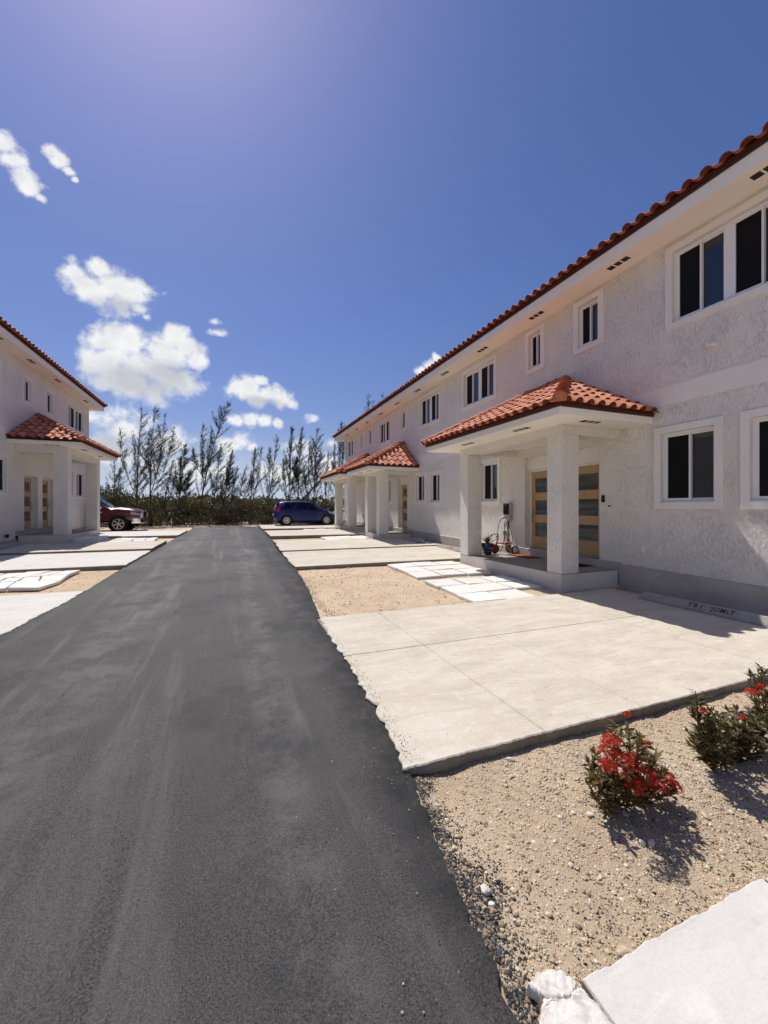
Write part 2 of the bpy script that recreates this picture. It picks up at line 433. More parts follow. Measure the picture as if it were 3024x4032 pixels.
    spk = m.voro(g, 62, 'F1', 0); c = m.mix(m.rng(spk, .03, .12, .6, 0), c, (.40, .38, .34))
    c = m.mix(m.rng(m.voro(g, 1.1, 'F1', 0), .012, .026, .75, 0), c, (.014, .014, .014))
    sx = m.N.new('ShaderNodeSeparateXYZ'); m.L.new(g, sx.inputs[0])
    wob = m.math('MULTIPLY', m.math('SUBTRACT', m.noise(m.geo((1, .5, 1)), .8, 3), .5), .7)
    xx = m.math('ADD', sx.outputs[0], wob)
    t1 = m.rng(m.math('ABSOLUTE', m.math('SUBTRACT', xx, .30)), .03, .20, 1, 0); t2 = m.rng(m.math('ABSOLUTE', m.math('SUBTRACT', xx, -1.25)), .1, .5, 1, 0)
    tr = m.math('MULTIPLY', m.math('MAXIMUM', t1, t2), m.rng(m.noise(g, 2.6, 7, .72), .40, .66))
    c = m.mix(m.math('MULTIPLY', tr, .30), c, (.27, .255, .235))
    wr_ = m.math('ADD', sx.outputs[0], m.math('MULTIPLY', m.math('SUBTRACT', m.noise(g, 1.6, 5, .7), .5), .5))
    c = m.mix(m.math('MULTIPLY', m.rng(wr_, .60, .95), m.rng(m.noise(g, 3.5, 5, .7), .35, .6, .25, .75)), c, (.022, .022, .022))
    m.color(c); m.bump(agd, .9, .006); m.bump(ag2, .7, .010); MT['asphalt'] = m.m
    # dry limestone soil
    m = Mat('soil', .95, .1)
    g = m.geo(); n = m.noise(g, 1.1, 6, .65, .4); f = m.noise(g, 150, 4, .75); f2 = m.noise(g, 55, 6, .75, .3); f3 = m.noise(g, 16, 6, .7)
    c = m.mix(m.rng(n, .3, .72), (.66, .51, .35), (.52, .385, .26))
    c = m.mix(m.rng(m.noise(g, .45, 5, .6), .5, .7, 0, .5), c, (.64, .52, .40))
    c = m.mix(m.rng(f3, .55, .72, 0, .5), c, (.60, .50, .39))
    c = m.mix(m.rng(f2, .56, .70, 0, .8), c, (.64, .55, .44)); c = m.mix(m.rng(f2, .42, .30, 0, .75), c, (.20, .145, .10))
    c = m.mix(m.rng(f, .40, .28, 0, .55), c, (.16, .12, .09))
    m.color(c); m.bump(f2, .9, .016); m.bump(f, .6, .005); m.bump(f3, .6, .03); MT['soil'] = m.m
    # loose stones carry a colour of their own
    m = Mat('loose_stone', .9, .15); at = m.N.new('ShaderNodeAttribute'); at.attribute_name = 'Col'
    n = m.noise(m.geo(), 130, 4, .6); m.color(m.mix(m.rng(n, .3, .7, 0, .45), at.outputs['Color'], m.mix(1.0, at.outputs['Color'], .55, 'MULTIPLY'))); m.bump(n, .4, .003); MT['stone'] = m.m
    m = Mat('limestone', .85, .2); n = m.noise(m.geo(), 26, 6, .68); m.color(m.ramp(n, [(.25, (.40, .35, .28)), (.5, (.66, .62, .55)), (.8, (.74, .71, .66))])); m.bump(n, .7, .01); MT['rock'] = m.m
    m = Mat('limestone_tan', .85, .2); n = m.noise(m.geo(), 24, 6, .68); m.color(m.ramp(n, [(.25, (.28, .20, .12)), (.5, (.52, .42, .29)), (.8, (.62, .53, .40))])); m.bump(n, .7, .01); MT['rock_tan'] = m.m
    # plants
    def leaf(name, a, b, c, tr=.35):
        m = Mat(name, .55, .35); at = m.N.new('ShaderNodeAttribute'); at.attribute_name = 'Col'
        n = m.noise(m.geo(), 3.0, 3); f = m.math('ADD', m.math('MULTIPLY', n, .4), m.math('MULTIPLY', at.outputs['Fac'], .6))
        m.color(m.ramp(f, [(.2, a), (.5, b), (.85, c)])); m.b.inputs['Subsurface Weight'].default_value = 0
        t = m.N.new('ShaderNodeBsdfTranslucent'); mx = m.N.new('ShaderNodeMixShader'); mx.inputs[0].default_value = tr
        t.inputs[0].default_value = (*[x * 1.2 for x in c], 1)
        out = m.N['Material Output']; m.L.new(m.b.outputs[0], mx.inputs[1]); m.L.new(t.outputs[0], mx.inputs[2]); m.L.new(mx.outputs[0], out.inputs[0])
        return m.m
    MT['needle'] = leaf('casuarina_needles', (.022, .024, .015), (.038, .041, .026), (.068, .070, .045), .22)
    MT['scrub'] = leaf('scrub_leaves', (.012, .013, .005), (.040, .038, .012), (.115, .095, .028), .22)
    MT['ixora'] = leaf('ixora_leaves', (.032, .028, .011), (.095, .075, .026), (.25, .18, .06), .3)
    MT['ixora_dark'] = leaf('ixora_dark_leaves', (.026, .025, .010), (.075, .066, .024), (.18, .145, .05), .28)
    MT['petal'] = leaf('red_petals', (.34, .008, .008), (.52, .016, .010), (.74, .075, .025), .2)
    MT['agave'] = leaf('spiky_leaves', (.035, .035, .020), (.085, .070, .040), (.16, .12, .07), .1)
    MT['bark'] = simple('bark', (.085, .068, .055), .9, .1, var=.35, scale=12)
    MT['stem'] = simple('stem', (.12, .085, .045), .85, .1, var=.3, scale=40)
    # small things
    MT['black'] = simple('black_plastic', (.012, .012, .012), .4, .4, var=.2)
    MT['blackgloss'] = simple('black_gloss', (.006, .006, .006), .12, .5, var=.2)
    MT['rubber'] = simple('rubber', (.016, .015, .015), .8, .2, var=.2)
    MT['grey'] = simple('grey_plastic', (.40, .39, .38), .45, .4, var=.05)
    MT['greymetal'] = simple('galvanised', (.30, .30, .30), .45, .4, .8, var=.15)
    MT['chrome'] = simple('chrome', (.80, .78, .75), .12, .5, 1.0, var=.04)
    MT['alloy'] = simple('alloy', (.62, .61, .60), .3, .5, .9, var=.05)
    MT['darkalloy'] = simple('dark_alloy', (.03, .03, .03), .4, .4, .3, var=.1)
    MT['red'] = simple('red_enamel', (.55, .022, .016), .3, .5, var=.06, coat=.5)
    MT['redplastic'] = simple('red_plastic', (.38, .02, .025), .4, .4, var=.06)
    MT['offwhite'] = simple('off_white_plastic', (.68, .64, .58), .5, .4, var=.06)
    MT['navy'] = simple('navy_glaze', (.016, .022, .050), .3, .5, var=.2)
    MT['bluestripe'] = simple('blue_stripe', (.16, .20, .28), .4, .5, var=.1)
    MT['potsoil'] = simple('potting_soil', (.05, .036, .026), .95, .1, var=.4, scale=60)
    MT['ceramic'] = simple('cream_ceramic', (.68, .61, .50), .45, .4, var=.08)
    MT['mat_red'] = simple('coir_red', (.30, .085, .045), .95, .05, var=.3, scale=160)
    MT['mat_dark'] = simple('coir_dark', (.030, .026, .024), .95, .05, var=.3, scale=160)
    MT['steel'] = simple('brushed_nickel', (.42, .40, .36), .35, .5, .9, var=.1)
    MT['rustwire'] = simple('rusty_wire', (.075, .055, .042), .8, .2, var=.3)
    MT['stencil'] = simple('stencil_red', (.17, .008, .014), .8, .15, var=.25, scale=60)
    MT['stencil_pale'] = simple('stencil_red_faded', (.52, .17, .14), .8, .15, var=.2, scale=60)
    MT['bluepaint'] = simple('blue_car_paint', (.005, .011, .12), .35, .3, .0, var=.05, coat=.25)
    MT['redpaint'] = simple('maroon_truck_paint', (.095, .008, .010), .25, .5, .1, var=.05, coat=.8)
    MT['whitepaint'] = simple('white_car_paint', (.75, .74, .72), .3, .5, var=.02, coat=1.0)
    MT['carglass'] = simple('car_glass', (.005, .005, .006), .06, .35, var=.1)
    MT['lamp'] = simple('lamp_lens', (.62, .61, .59), .1, .6, .3, var=.1)
    MT['tail'] = simple('tail_lens', (.50, .012, .010), .15, .6, var=.1)
    MT['amber'] = simple('amber_lens', (.60, .28, .05), .2, .5, var=.1)
    MT['vent'] = simple('vent_void', (.055, .040, .030), .9, .1, var=.2)
mk_materials()

# ------------------------------------------------------------------ ground, lane, driveways
def fbm(x, y, seed=0):
    return (math.sin(x * 1.7 + seed) * math.cos(y * 1.3 - seed * 2) + .5 * math.sin(x * 4.1 - y * 3.3 + seed) + .25 * math.sin(x * 9.7 + y * 8.1 + seed * 3)) / 1.75
def build_ground():
    xs = sorted(set([-900, -400, -150, -60, -30] + [round(-16 + .5 * i, 3) for i in range(65)] + [round(.7 + .06 * i, 3) for i in range(76)] + [30, 60, 150, 400, 900]))
    ys = sorted(set([-300, -100, -30, -10, -4, 0] + [round(.6 + .06 * i, 3) for i in range(30)] + [round(2.5 + .5 * i, 3) for i in range(70)] + [45, 60, 100, 200, 500, 1500]))
    V = []; F = []
    for y in ys:
        for x in xs:
            z = gz(y) - .075
            if -16 <= x <= 16 and y < 40:
                z += .010 * fbm(x, y, 1) + .006 * fbm(3.3 * x, 3.1 * y, 4)
            if .7 < x < 6 and .8 < y < 2.4:
                z += .010 * fbm(6 * x, 5 * y, 2) + .02 * math.exp(-((x - 2.2) ** 2 / 1.2 + (y - 1.55) ** 2 / .12))
                z += .025 * math.exp(-((x - .95) ** 2) / .03)
            V.append((x, y, z))
    n = len(xs)
    for j in range(len(ys) - 1):
        for i in range(n - 1): F.append((j * n + i, j * n + i + 1, (j + 1) * n + i + 1, (j + 1) * n + i))
    o = np_mesh('ground', np.array(V), np.array(F), MT['soil'], smooth=True)
    tag(o, 'dry tan limestone soil between the driveways and around the houses', 'ground', kind='structure')
build_ground()

def interp(tab, y):
    if y <= tab[0][0]: return tab[0][1]
    for (a, b), (c, d) in zip(tab, tab[1:]):
        if y <= c: return b + (d - b) * (y - a) / (c - a)
    return tab[-1][1]
RR = [(-8, .78), (.93, .80), (1.28, .82), (2.11, .97), (3.19, 1.05), (5.34, 1.14), (7.5, 1.33), (9.56, 1.42), (12.7, 1.43), (16.5, 1.55), (20, 1.55), (26, 1.62)]
RL = [(-8, -2.75), (4, -2.62), (6, -2.54), (7.8, -2.40), (9.75, -2.38), (12.4, -2.33), (15, -2.25), (20, -2.1), (24.3, -2.03), (26, -2.15)]
def jit(y, s, a=1.0): return a * (.012 * fbm(y * 3.1, s, s) + .012 * fbm(y * 13.0, s * 2, s) + .012 * fbm(y * 37, s, s) + .006 * fbm(y * 91, s, s))
def build_road():
    ys = [-8, -5, -3, -2, -1, -.5] + [round(0.0 + .05 * i, 3) for i in range(110)] + [round(5.5 + .12 * i, 3) for i in range(170)]
    ys = [y for y in ys if y <= 25.9]
    V = []; F = []; nx = 15
    for y in ys:
        xl = interp(RL, y) + jit(y, 3); xr = interp(RR, y) + jit(y, 1, 1.3)
        row = [(xl - .012, y, gz(y) - .10), (xl, y, gz(y) - .022)]
        for i in range(1, nx - 1):
            t = i / (nx - 1); x = xl + (xr - xl) * t
            row.append((x, y, gz(y) - .020 + .018 * math.sin(math.pi * t) + .004 * fbm(x * 1.3, y * 1.1, 5)))
        row += [(xr, y, gz(y) - .024), (xr + .02, y, gz(y) - .10)]
        V += row
    n = nx + 2
    for j in range(len(ys) - 1):
        for i in range(n - 1): F.append((j * n + i, j * n + i + 1, (j + 1) * n + i + 1, (j + 1) * n + i))
    last = (len(ys) - 1) * n
    o = np_mesh('road', np.array(V), np.array(F), MT['asphalt'], smooth=True)
    tag(o, 'grey asphalt lane running down between the two rows of houses', 'road', kind='structure')
build_road()

def outline(x0f, x1, y0, y1, step=.12, ragged=.012, seed=0):
    """ragged plan outline; x0f(y) is the road side edge (may be on either side)"""
    pts = []
    n = max(2, int(abs(y1 - y0) / step))
    for i in range(n + 1):
        y = y0 + (y1 - y0) * i / n
        pts.append((x0f(y), y))
    return pts
def panel(parent, xa, xb, y0, y1, dz, mat, seed, thick=.12, rag=(1, 1, 1, 1), name='slab_panel'):
    """one cast bay. xa, xb: functions of y (left and right edge)"""
    sgn = lambda s, t: .004 * fbm(t * 7, s, s) + .004 * fbm(t * 31, s * 1.7, s) + .003 * fbm(t * 83, s, s)
    top = []
    n = max(2, int((y1 - y0) / .05)); m = 48
    for i in range(n): y = y0 + (y1 - y0) * i / n; top.append((xb(y) + (sgn(seed + 1, y) if rag[1] else 0), y))
    for i in range(m): t = i / m; x = xb(y1) + (xa(y1) - xb(y1)) * t; top.append((x, y1 + (sgn(seed + 2, x) if rag[3] else 0)))
    for i in range(n): y = y1 + (y0 - y1) * i / n; top.append((xa(y) + (sgn(seed + 3, y) if rag[0] else 0), y))
    for i in range(m): t = i / m; x = xa(y0) + (xb(y0) - xa(y0)) * t; top.append((x, y0 + (sgn(seed + 4, x) if rag[2] else 0)))
    mb = MB(); N = len(top)
    cx = sum(p[0] for p in top) / N; cy = sum(p[1] for p in top) / N
    def z(x, y): return gz(y) + dz
    inset = .008
    v = []
    for (x, y) in top: v.append((x, y, gz(y) - .2))
    for k, (x, y) in enumerate(top): v.append((x, y, z(x, y) - .006 - .006 * abs(fbm(x * 19, y * 19, 3))))
    for (x, y) in top:
        d = math.hypot(cx - x, cy - y) or 1
        v.append((x + (cx - x) / d * inset, y + (cy - y) / d * inset, z(x, y)))
    mb.mi = 1
    mb.add(v, [(i, (i + 1) % N, N + (i + 1) % N, N + i) for i in range(N)])
    o = len(mb.v) - 3 * N
    mb.mi = 0
    mb.f += [(o + N + i, o + N + (i + 1) % N, o + 2 * N + (i + 1) % N, o + 2 * N + i) for i in range(N)]; mb.m += [0] * N
    mb.f.append(tuple(o + 2 * N + i for i in range(N))); mb.m.append(0)
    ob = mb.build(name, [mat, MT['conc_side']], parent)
    return ob
def driveway(label, side, y0, y1, dz, xin, xjoints, yjoints, mat, seed):
    """side +1: right of the lane (road edge on the left), -1: left"""
    root = MB()
    gap = .0018
    edge = (lambda y: interp(RR, y) + jit(y, 1, 1.3) - .02 + jit(y, seed + 20, 1.2)) if side > 0 else (lambda y: interp(RL, y) + jit(y, 3) + .02 + jit(y, seed + 20, 1.2))
    # sub-base just under the bays, seen only in the joints
    xa, xb = (interp(RR, y0) + .12, xin - .03) if side > 0 else (xin + .03, interp(RL, y0) - .12)
    root.hexa([(xa, y0 + .03, gz(y0) - .2), (xb, y0 + .03, gz(y0) - .2), (xa, y1 - .03, gz(y1) - .2), (xb, y1 - .03, gz(y1) - .2),
               (xa, y0 + .03, gz(y0) + dz - .014), (xb, y0 + .03, gz(y0) + dz - .014), (xa, y1 - .03, gz(y1) + dz - .014), (xb, y1 - .03, gz(y1) + dz - .014)])
    o = root.build('driveway', MT['conc_wall']); tag(o, label, 'driveway', kind='structure')
    ysplit = [y0] + yjoints + [y1]
    for j in range(len(ysplit) - 1):
        ya = ysplit[j] + (gap if j else 0); yb = ysplit[j + 1] - (gap if j < len(ysplit) - 2 else 0)
        xs = sorted(xjoints)
        cuts = ([None] + xs + [xin]) if side > 0 else ([xin] + xs + [None])
        for i in range(len(cuts) - 1):
            a, b = cuts[i], cuts[i + 1]
            fa = edge if a is None else (lambda y, a=a, i=i: a + (gap if i else 0))
            fb = edge if b is None else (lambda y, b=b, i=i: b - (gap if i < len(cuts) - 2 else 0))
            panel(o, fa, fb, ya, yb, dz, mat, seed * 10 + j * 5 + i, rag=(a is None or i == 0, b is None or i == len(cuts) - 2, j == 0, j == len(ysplit) - 2))
    return o
driveway('wide beige concrete driveway beside the flower bed in front', 1, 2.09, 5.37, 0.0, 6.62, [1.97, 2.9, 4.82], [3.9], MT['conc'], 1)
driveway('beige concrete driveway just past the square pavers, reaching the far porch column', 1, 9.5, 12.3, .02, 6.98, [3.4], [], MT['conc'], 2)
driveway('slightly raised concrete driveway with the wheel stop lit at its end', 1, 12.34, 15.2, .055, 6.98, [4.0], [], MT['conc'], 3)
driveway('concrete driveway with a thick shaded edge between the second and third porch', 1, 17.2, 20.3, .07, 6.98, [4.2], [], MT['conc'], 4)
driveway('farthest right concrete driveway with the blue car parked on it', 1, 22.2, 26.6, .05, 6.98, [4.2], [], MT['conc'], 5)
driveway('pale concrete driveway at the left edge of the picture, nearest of that side', -1, 3.6, 8.3, -.005, -6.0, [-4.4], [6.0], MT['conc_pale'], 6)
driveway('pale concrete driveway past the broken flagstones on the left side', -1, 10.95, 13.75, .03, -6.6, [-4.4], [], MT['conc_pale'], 7)
driveway('concrete driveway half in shade in front of the left porch', -1, 13.8, 16.25, .085, -6.6, [-4.4], [], MT['conc'], 8)
driveway('pale concrete driveway just in front of the red pickup truck', -1, 18.9, 22.1, .05, -6.6, [-4.4], [], MT['conc_pale'], 9)

# near slab in the corner, with its broken end beside the asphalt
def near_slab():
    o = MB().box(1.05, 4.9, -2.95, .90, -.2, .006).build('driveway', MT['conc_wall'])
    tag(o, 'white concrete driveway in the lower right corner with a broken end', 'driveway', kind='structure')
    panel(o, lambda y: 1.034 + .006 * fbm(y * 14, 2, 2), lambda y: 1.985, -3.0, .945, .016, MT['conc_pale'], 71, rag=(1, 0, 0, 1))
    panel(o, lambda y: 2.0, lambda y: 5.0, -3.0, .935, .016, MT['conc_pale'], 75, rag=(0, 1, 0, 1))
    # broken lumps of the end, still lying in place
    def lump(pts, z0, z1, seed):
        r = random.Random(seed); bm = bmesh.new()
        fine = []
        for i in range(len(pts)):
            a, b = pts[i], pts[(i + 1) % len(pts)]
            for k in range(3):
                t = k / 3; fine.append((a[0] + (b[0] - a[0]) * t + r.uniform(-.004, .004), a[1] + (b[1] - a[1]) * t + r.uniform(-.004, .004)))
        vs = [bm.verts.new((x, y, z1)) for x, y in fine]; f = bm.faces.new(vs)
        ext = bmesh.ops.extrude_face_region(bm, geom=[f]); 
        for v in [g for g in ext['geom'] if isinstance(g, bmesh.types.BMVert)]: v.co.z = z0
        bmesh.ops.triangulate(bm, faces=bm.faces[:]); bmesh.ops.subdivide_edges(bm, edges=bm.edges[:], cuts=5, use_grid_fill=True); bmesh.ops.recalc_face_normals(bm, faces=bm.faces)
        cx = sum(p[0] for p in pts) / len(pts); cy = sum(p[1] for p in pts) / len(pts)
        for v in bm.verts:
            x, y, z = v.co; d = math.hypot(x - cx, y - cy); q = fbm(x * 47, y * 43, seed) * .5 + fbm(x * 120, y * 130 + z * 90, seed) * .35
            if z > z0 + .02: v.co.z += .006 * q - .05 * max(0, d / .11 - .72) ** 2; v.co.x += .004 * fbm(y * 90, z * 90, seed); v.co.y += .004 * fbm(x * 90, z * 90, seed + 1)
        me = bpy.data.meshes.new('broken_piece'); bm.to_mesh(me); bm.free(); me.materials.append(MT['rock'])
        me.polygons.foreach_set('use_smooth', [True] * len(me.polygons))
        ob = bpy.data.objects.new('broken_piece', me); col.objects.link(ob); ob.parent = o
    lump([(.873, .998), (.915, 1.012), (.962, 1.008), (1.000, .985), (1.015, .945), (.965, .93), (.895, .955)], -.12, .006, 1)
    lump([(.82, .90), (.885, .952), (.96, .922), (1.022, .938), (1.030, .86), (1.028, .70), (.80, .70)], -.12, .010, 2)
    lump([(.80, .692), (1.028, .692), (1.035, .40), (.82, .42)], -.12, .012, 3)
near_slab()

# ------------------------------------------------------------------ pavers
def paver(parent, pts, ztop, thick=.055, seed=0):
    r = random.Random(seed); mb = MB()
    n = len(pts); fine = []
    for i in range(n):
        a, b = pts[i], pts[(i + 1) % n]
        for k in range(5):
            t = k / 5; j = .003 if k else 0
            fine.append((a[0] + (b[0] - a[0]) * t + r.uniform(-j, j), a[1] + (b[1] - a[1]) * t + r.uniform(-j, j)))
    cx = sum(p[0] for p in fine) / len(fine); cy = sum(p[1] for p in fine) / len(fine)
    tx, ty = r.uniform(-.008, .008), r.uniform(-.008, .008)
    z = lambda x, y: ztop + gz(y) + tx * (x - cx) / .3 + ty * (y - cy) / .3
    R0 = [(x, y, z(x, y) - thick) for x, y in fine]; R1 = [(x, y, z(x, y) - .008) for x, y in fine]
    R2 = [(x + (cx - x) * .03, y + (cy - y) * .03, z(x, y)) for x, y in fine]
    mb.loft([R0, R1, R2]); return mb.build('paver', MT['paver'], parent)
def bed(pts, label):
    mb = MB(); mb.prism([(x, y, gz(y) - .11) for x, y in pts], (0, 0, .055))
    o = mb.build('path', MT['soil']); tag(o, label, 'path', kind='structure'); return o
def grid_pavers(label, x0, y0, cols, rows, w, h, gap, ztop, seed, skip=(), ident=None):
    o = bed([(x0 + .03, y0 + .03), (x0 + cols * w - .05, y0 + .03), (x0 + cols * w - .05, y0 + rows * h - .05), (x0 + .03, y0 + rows * h - .05)], label)
    r = random.Random(seed)
    for j in range(rows):
        for i in range(cols):
            if (i, j) in skip: continue
            a = x0 + i * w + r.uniform(-.012, .012); b = y0 + j * h + r.uniform(-.012, .012)
            paver(o, [(a, b), (a + w - gap, b + r.uniform(-.006, .006)), (a + w - gap, b + h - gap), (a, b + h - gap + r.uniform(-.006, .006))], ztop + r.uniform(-.004, .006), seed=seed * 50 + i * 7 + j)
    return o
grid_pavers('near block of square white concrete pavers in front of the nearest porch', 3.66, 5.42, 3, 3, .645, .60, .040, -.012, 3, skip=((2, 0),))
grid_pavers('far block of square white concrete pavers beside the nearest porch', 3.70, 7.62, 3, 3, .64, .60, .040, -.012, 4)
grid_pavers('square white pavers in front of the second porch', 3.62, 15.45, 3, 3, .66, .56, .035, -.005, 5)
grid_pavers('square white pavers in front of the third porch', 3.7, 20.5, 3, 3, .62, .54, .035, .0, 6)
def flag_path(label, x0, x1, y0, y1, nx, ny, ztop, seed):
    """irregular broken flagstones: a jittered grid cut into polygons"""
    o = bed([(x0 + .06, y0 + .06), (x1 - .06, y0 + .06), (x1 - .06, y1 - .06), (x0 + .06, y1 - .06)], label)
    r = random.Random(seed)
    P = [[(x0 + (x1 - x0) * i / nx + (r.uniform(-.14, .14) if 0 < i < nx else r.uniform(-.07, .07)), y0 + (y1 - y0) * j / ny + (r.uniform(-.11, .11) if 0 < j < ny else r.uniform(-.07, .07))) for i in range(nx + 1)] for j in range(ny + 1)]
    for j in range(ny):
        for i in range(nx):
            q = [P[j][i], P[j][i + 1], P[j + 1][i + 1], P[j + 1][i]]
            cx = sum(p[0] for p in q) / 4; cy = sum(p[1] for p in q) / 4
            def shr(p, d=.020):
                L = math.hypot(p[0] - cx, p[1] - cy); return (p[0] + (cx - p[0]) / L * d, p[1] + (cy - p[1]) / L * d)
            q = [shr(p) for p in q]
            if r.random() < .6:
                a, b = .5 + r.uniform(-.15, .15), .5 + r.uniform(-.15, .15)
                m1 = tuple(q[0][k] + (q[1][k] - q[0][k]) * a for k in (0, 1)); m2 = tuple(q[3][k] + (q[2][k] - q[3][k]) * b for k in (0, 1))
                d = .016
                paver(o, [q[0], (m1[0] - d, m1[1]), (m2[0] - d, m2[1]), q[3]], ztop + r.uniform(-.006, .006), seed=seed * 99 + i * 9 + j)
                paver(o, [(m1[0] + d, m1[1]), q[1], q[2], (m2[0] + d, m2[1])], ztop + r.uniform(-.006, .006), seed=seed * 99 + i * 9 + j + 500)
            else: paver(o, q, ztop + r.uniform(-.006, .006), seed=seed * 99 + i * 9 + j)
flag_path('irregular white flagstones at the left edge of the picture', -5.6, -3.15, 8.9, 10.75, 4, 3, .0, 1)
flag_path('irregular white flagstones leading to the left porch', -4.75, -2.75, 16.45, 18.45, 3, 3, .02, 2)

# ------------------------------------------------------------------ roof tiles
TW, TL, TC = .25, .44, .365      # tile width, length, course spacing
def tile_profile():
    pts = []
    for i in range(7):           # barrel
        a = math.pi * i / 6; pts.append((.085 - .085 * math.cos(a), .012 + .072 * math.sin(a)))
    pts += [(.20, .004), (TW + .012, .010)]
    return pts
def tile_bm(w=TW, L=TL):
    mb = MB(); pr = tile_profile(); t = .013
    top0 = [(x, 0, z + .034) for x, z in pr]; top1 = [(x, L, z) for x, z in pr]
    bot0 = [(x, 0, z + .034 - t) for x, z in pr]; bot1 = [(x, L, z - t) for x, z in pr]
    n = len(pr)
    mb.add(top0 + top1, [(i, i + 1, n + i + 1, n + i) for i in range(n - 1)])
    mb.add(bot0 + bot1, [(i + 1, i, n + i, n + i + 1) for i in range(n - 1)])
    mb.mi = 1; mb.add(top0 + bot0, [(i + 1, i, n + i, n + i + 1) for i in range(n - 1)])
    mb.add([(x, .006, z + .034 - .004) for x, z in pr[:7]], [tuple(range(7))])
    return mb
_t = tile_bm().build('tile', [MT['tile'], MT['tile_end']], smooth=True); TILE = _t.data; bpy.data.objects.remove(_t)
def cap_mesh(mat, L=.40, r0=.115, r1=.095):
    mb = MB(); seg = 8
    a = [[(r * math.cos(math.pi * k / seg), y, r * math.sin(math.pi * k / seg) - .02 + dz) for k in range(seg + 1)] for (r, y, dz) in ((r0, 0, .03), (r1, L, 0))]
    b = [[((r - .014) * math.cos(math.pi * k / seg), y, (r - .014) * math.sin(math.pi * k / seg) - .02 + dz) for k in range(seg + 1)] for (r, y, dz) in ((r0, 0, .03), (r1, L, 0))]
    n = seg + 1
    mb.add(a[0] + a[1], [(i, i + 1, n + i + 1, n + i) for i in range(seg)])
    mb.add(b[0] + b[1], [(i + 1, i, n + i, n + i + 1) for i in range(seg)])
    mb.add(a[0] + b[0], [(i + 1, i, n + i, n + i + 1) for i in range(seg)])
    o = mb.build('hip_cap', mat, smooth=True); me = o.data; bpy.data.objects.remove(o); return me
CAP = cap_mesh(MT['cap'])
def clip_tile(src, mtx2, poly):
    """cut a tile (plane coords shift mtx2=(x,y)) by a convex polygon, counter clockwise in plane coords"""
    bm = bmesh.new(); bm.from_mesh(src)
    for i in range(len(poly)):
        a, b = poly[i], poly[(i + 1) % len(poly)]
        nx, ny = (b[1] - a[1]), -(b[0] - a[0]); L = math.hypot(nx, ny); nx /= L; ny /= L     # outward
        bmesh.ops.bisect_plane(bm, geom=bm.verts[:] + bm.edges[:] + bm.faces[:], plane_co=(a[0] - mtx2[0], a[1] - mtx2[1], 0), plane_no=(nx, ny, 0), clear_outer=True)
        if not bm.faces: break
    if len(bm.faces) < 3: bm.free(); return None
    area = sum(f.calc_area() for f in bm.faces)
    if area < .008: bm.free(); return None
    me = bpy.data.meshes.new('tile'); bm.to_mesh(me); bm.free()
    for m in src.materials: me.materials.append(m)
    return me
def tile_plane(parent, O, e, s, poly, single=lambda c, r: True, lift=0.012, x_off=0.0):
    """tiles on a plane: O origin on the eave, e along it, s up the slope, poly in (e,s) coords CCW"""
    O, e, s = Vector(O), Vector(e).normalized(), Vector(s).normalized(); nrm = e.cross(s).normalized()
    if nrm.z < 0: nrm = -nrm
    base = root_loc(parent)
    xs = [p[0] for p in poly]; ys = [p[1] for p in poly]
    i0 = math.floor((min(xs) - x_off) / TW) - 1; i1 = math.ceil((max(xs) - x_off) / TW) + 1
    j1 = math.ceil(max(ys) / TC) + 1
    stuff_v, stuff_f, stuff_m = [], [], []
    inside = lambda p: all((b[0] - a[0]) * (p[1] - a[1]) - (b[1] - a[1]) * (p[0] - a[0]) > -1e-4 for a, b in zip(poly, poly[1:] + poly[:1]))
    area = sum(a[0] * b[1] - b[0] * a[1] for a, b in zip(poly, poly[1:] + poly[:1]))
    if area < 0: poly = poly[::-1]
    # the polygon is widened at the eave so that the first course overhangs
    cnt = 0
    for j in range(j1):
        for i in range(i0, i1):
            x = x_off + i * TW; y = -.05 + j * TC
            rect = [(x, max(y, .001)), (x + TW, max(y, .001)), (x + TW, y + TL), (x, y + TL)]
            ins = [inside(p) for p in rect]
            off = (x, y)
            if all(ins): me = TILE
            else:
                pc = [(p[0], p[1] - .06 if p[1] < 1e-3 else p[1]) for p in poly]
                me = clip_tile(TILE, off, pc)
                if me is None: continue
            M = Matrix((e, s, nrm)).transposed().to_4x4()
            M.translation = O + e * x + s * (y + random.uniform(-.008, .008)) + nrm * (lift + random.uniform(-.003, .005)) - base
            # alternate bond and small laying errors
            M = M @ Matrix.Rotation(random.uniform(-.014, .014), 4, 'Z') @ Matrix.Rotation(random.uniform(-.012, .012), 4, 'Y')
            if single(i, j):
                obj_from('tile', me, parent, M); cnt += 1
            else:
                o = len(stuff_v)
                stuff_v += [tuple(M @ v.co) for v in me.vertices]
                stuff_f += [tuple(o + q for q in p.vertices) for p in me.polygons]; stuff_m += [p.material_index for p in me.polygons]
    if stuff_v:
        me = bpy.data.meshes.new('tile_field'); me.from_pydata(stuff_v, [], stuff_f); me.materials.append(MT['tile']); me.materials.append(MT['tile_end']); me.polygons.foreach_set('material_index', stuff_m)
        me.polygons.foreach_set('use_smooth', [True] * len(me.polygons))
        try: me.set_sharp_from_angle(angle=R(40))
        except Exception: pass
        o = obj_from('tile_field', me, parent); o['kind'] = 'stuff'
    return cnt
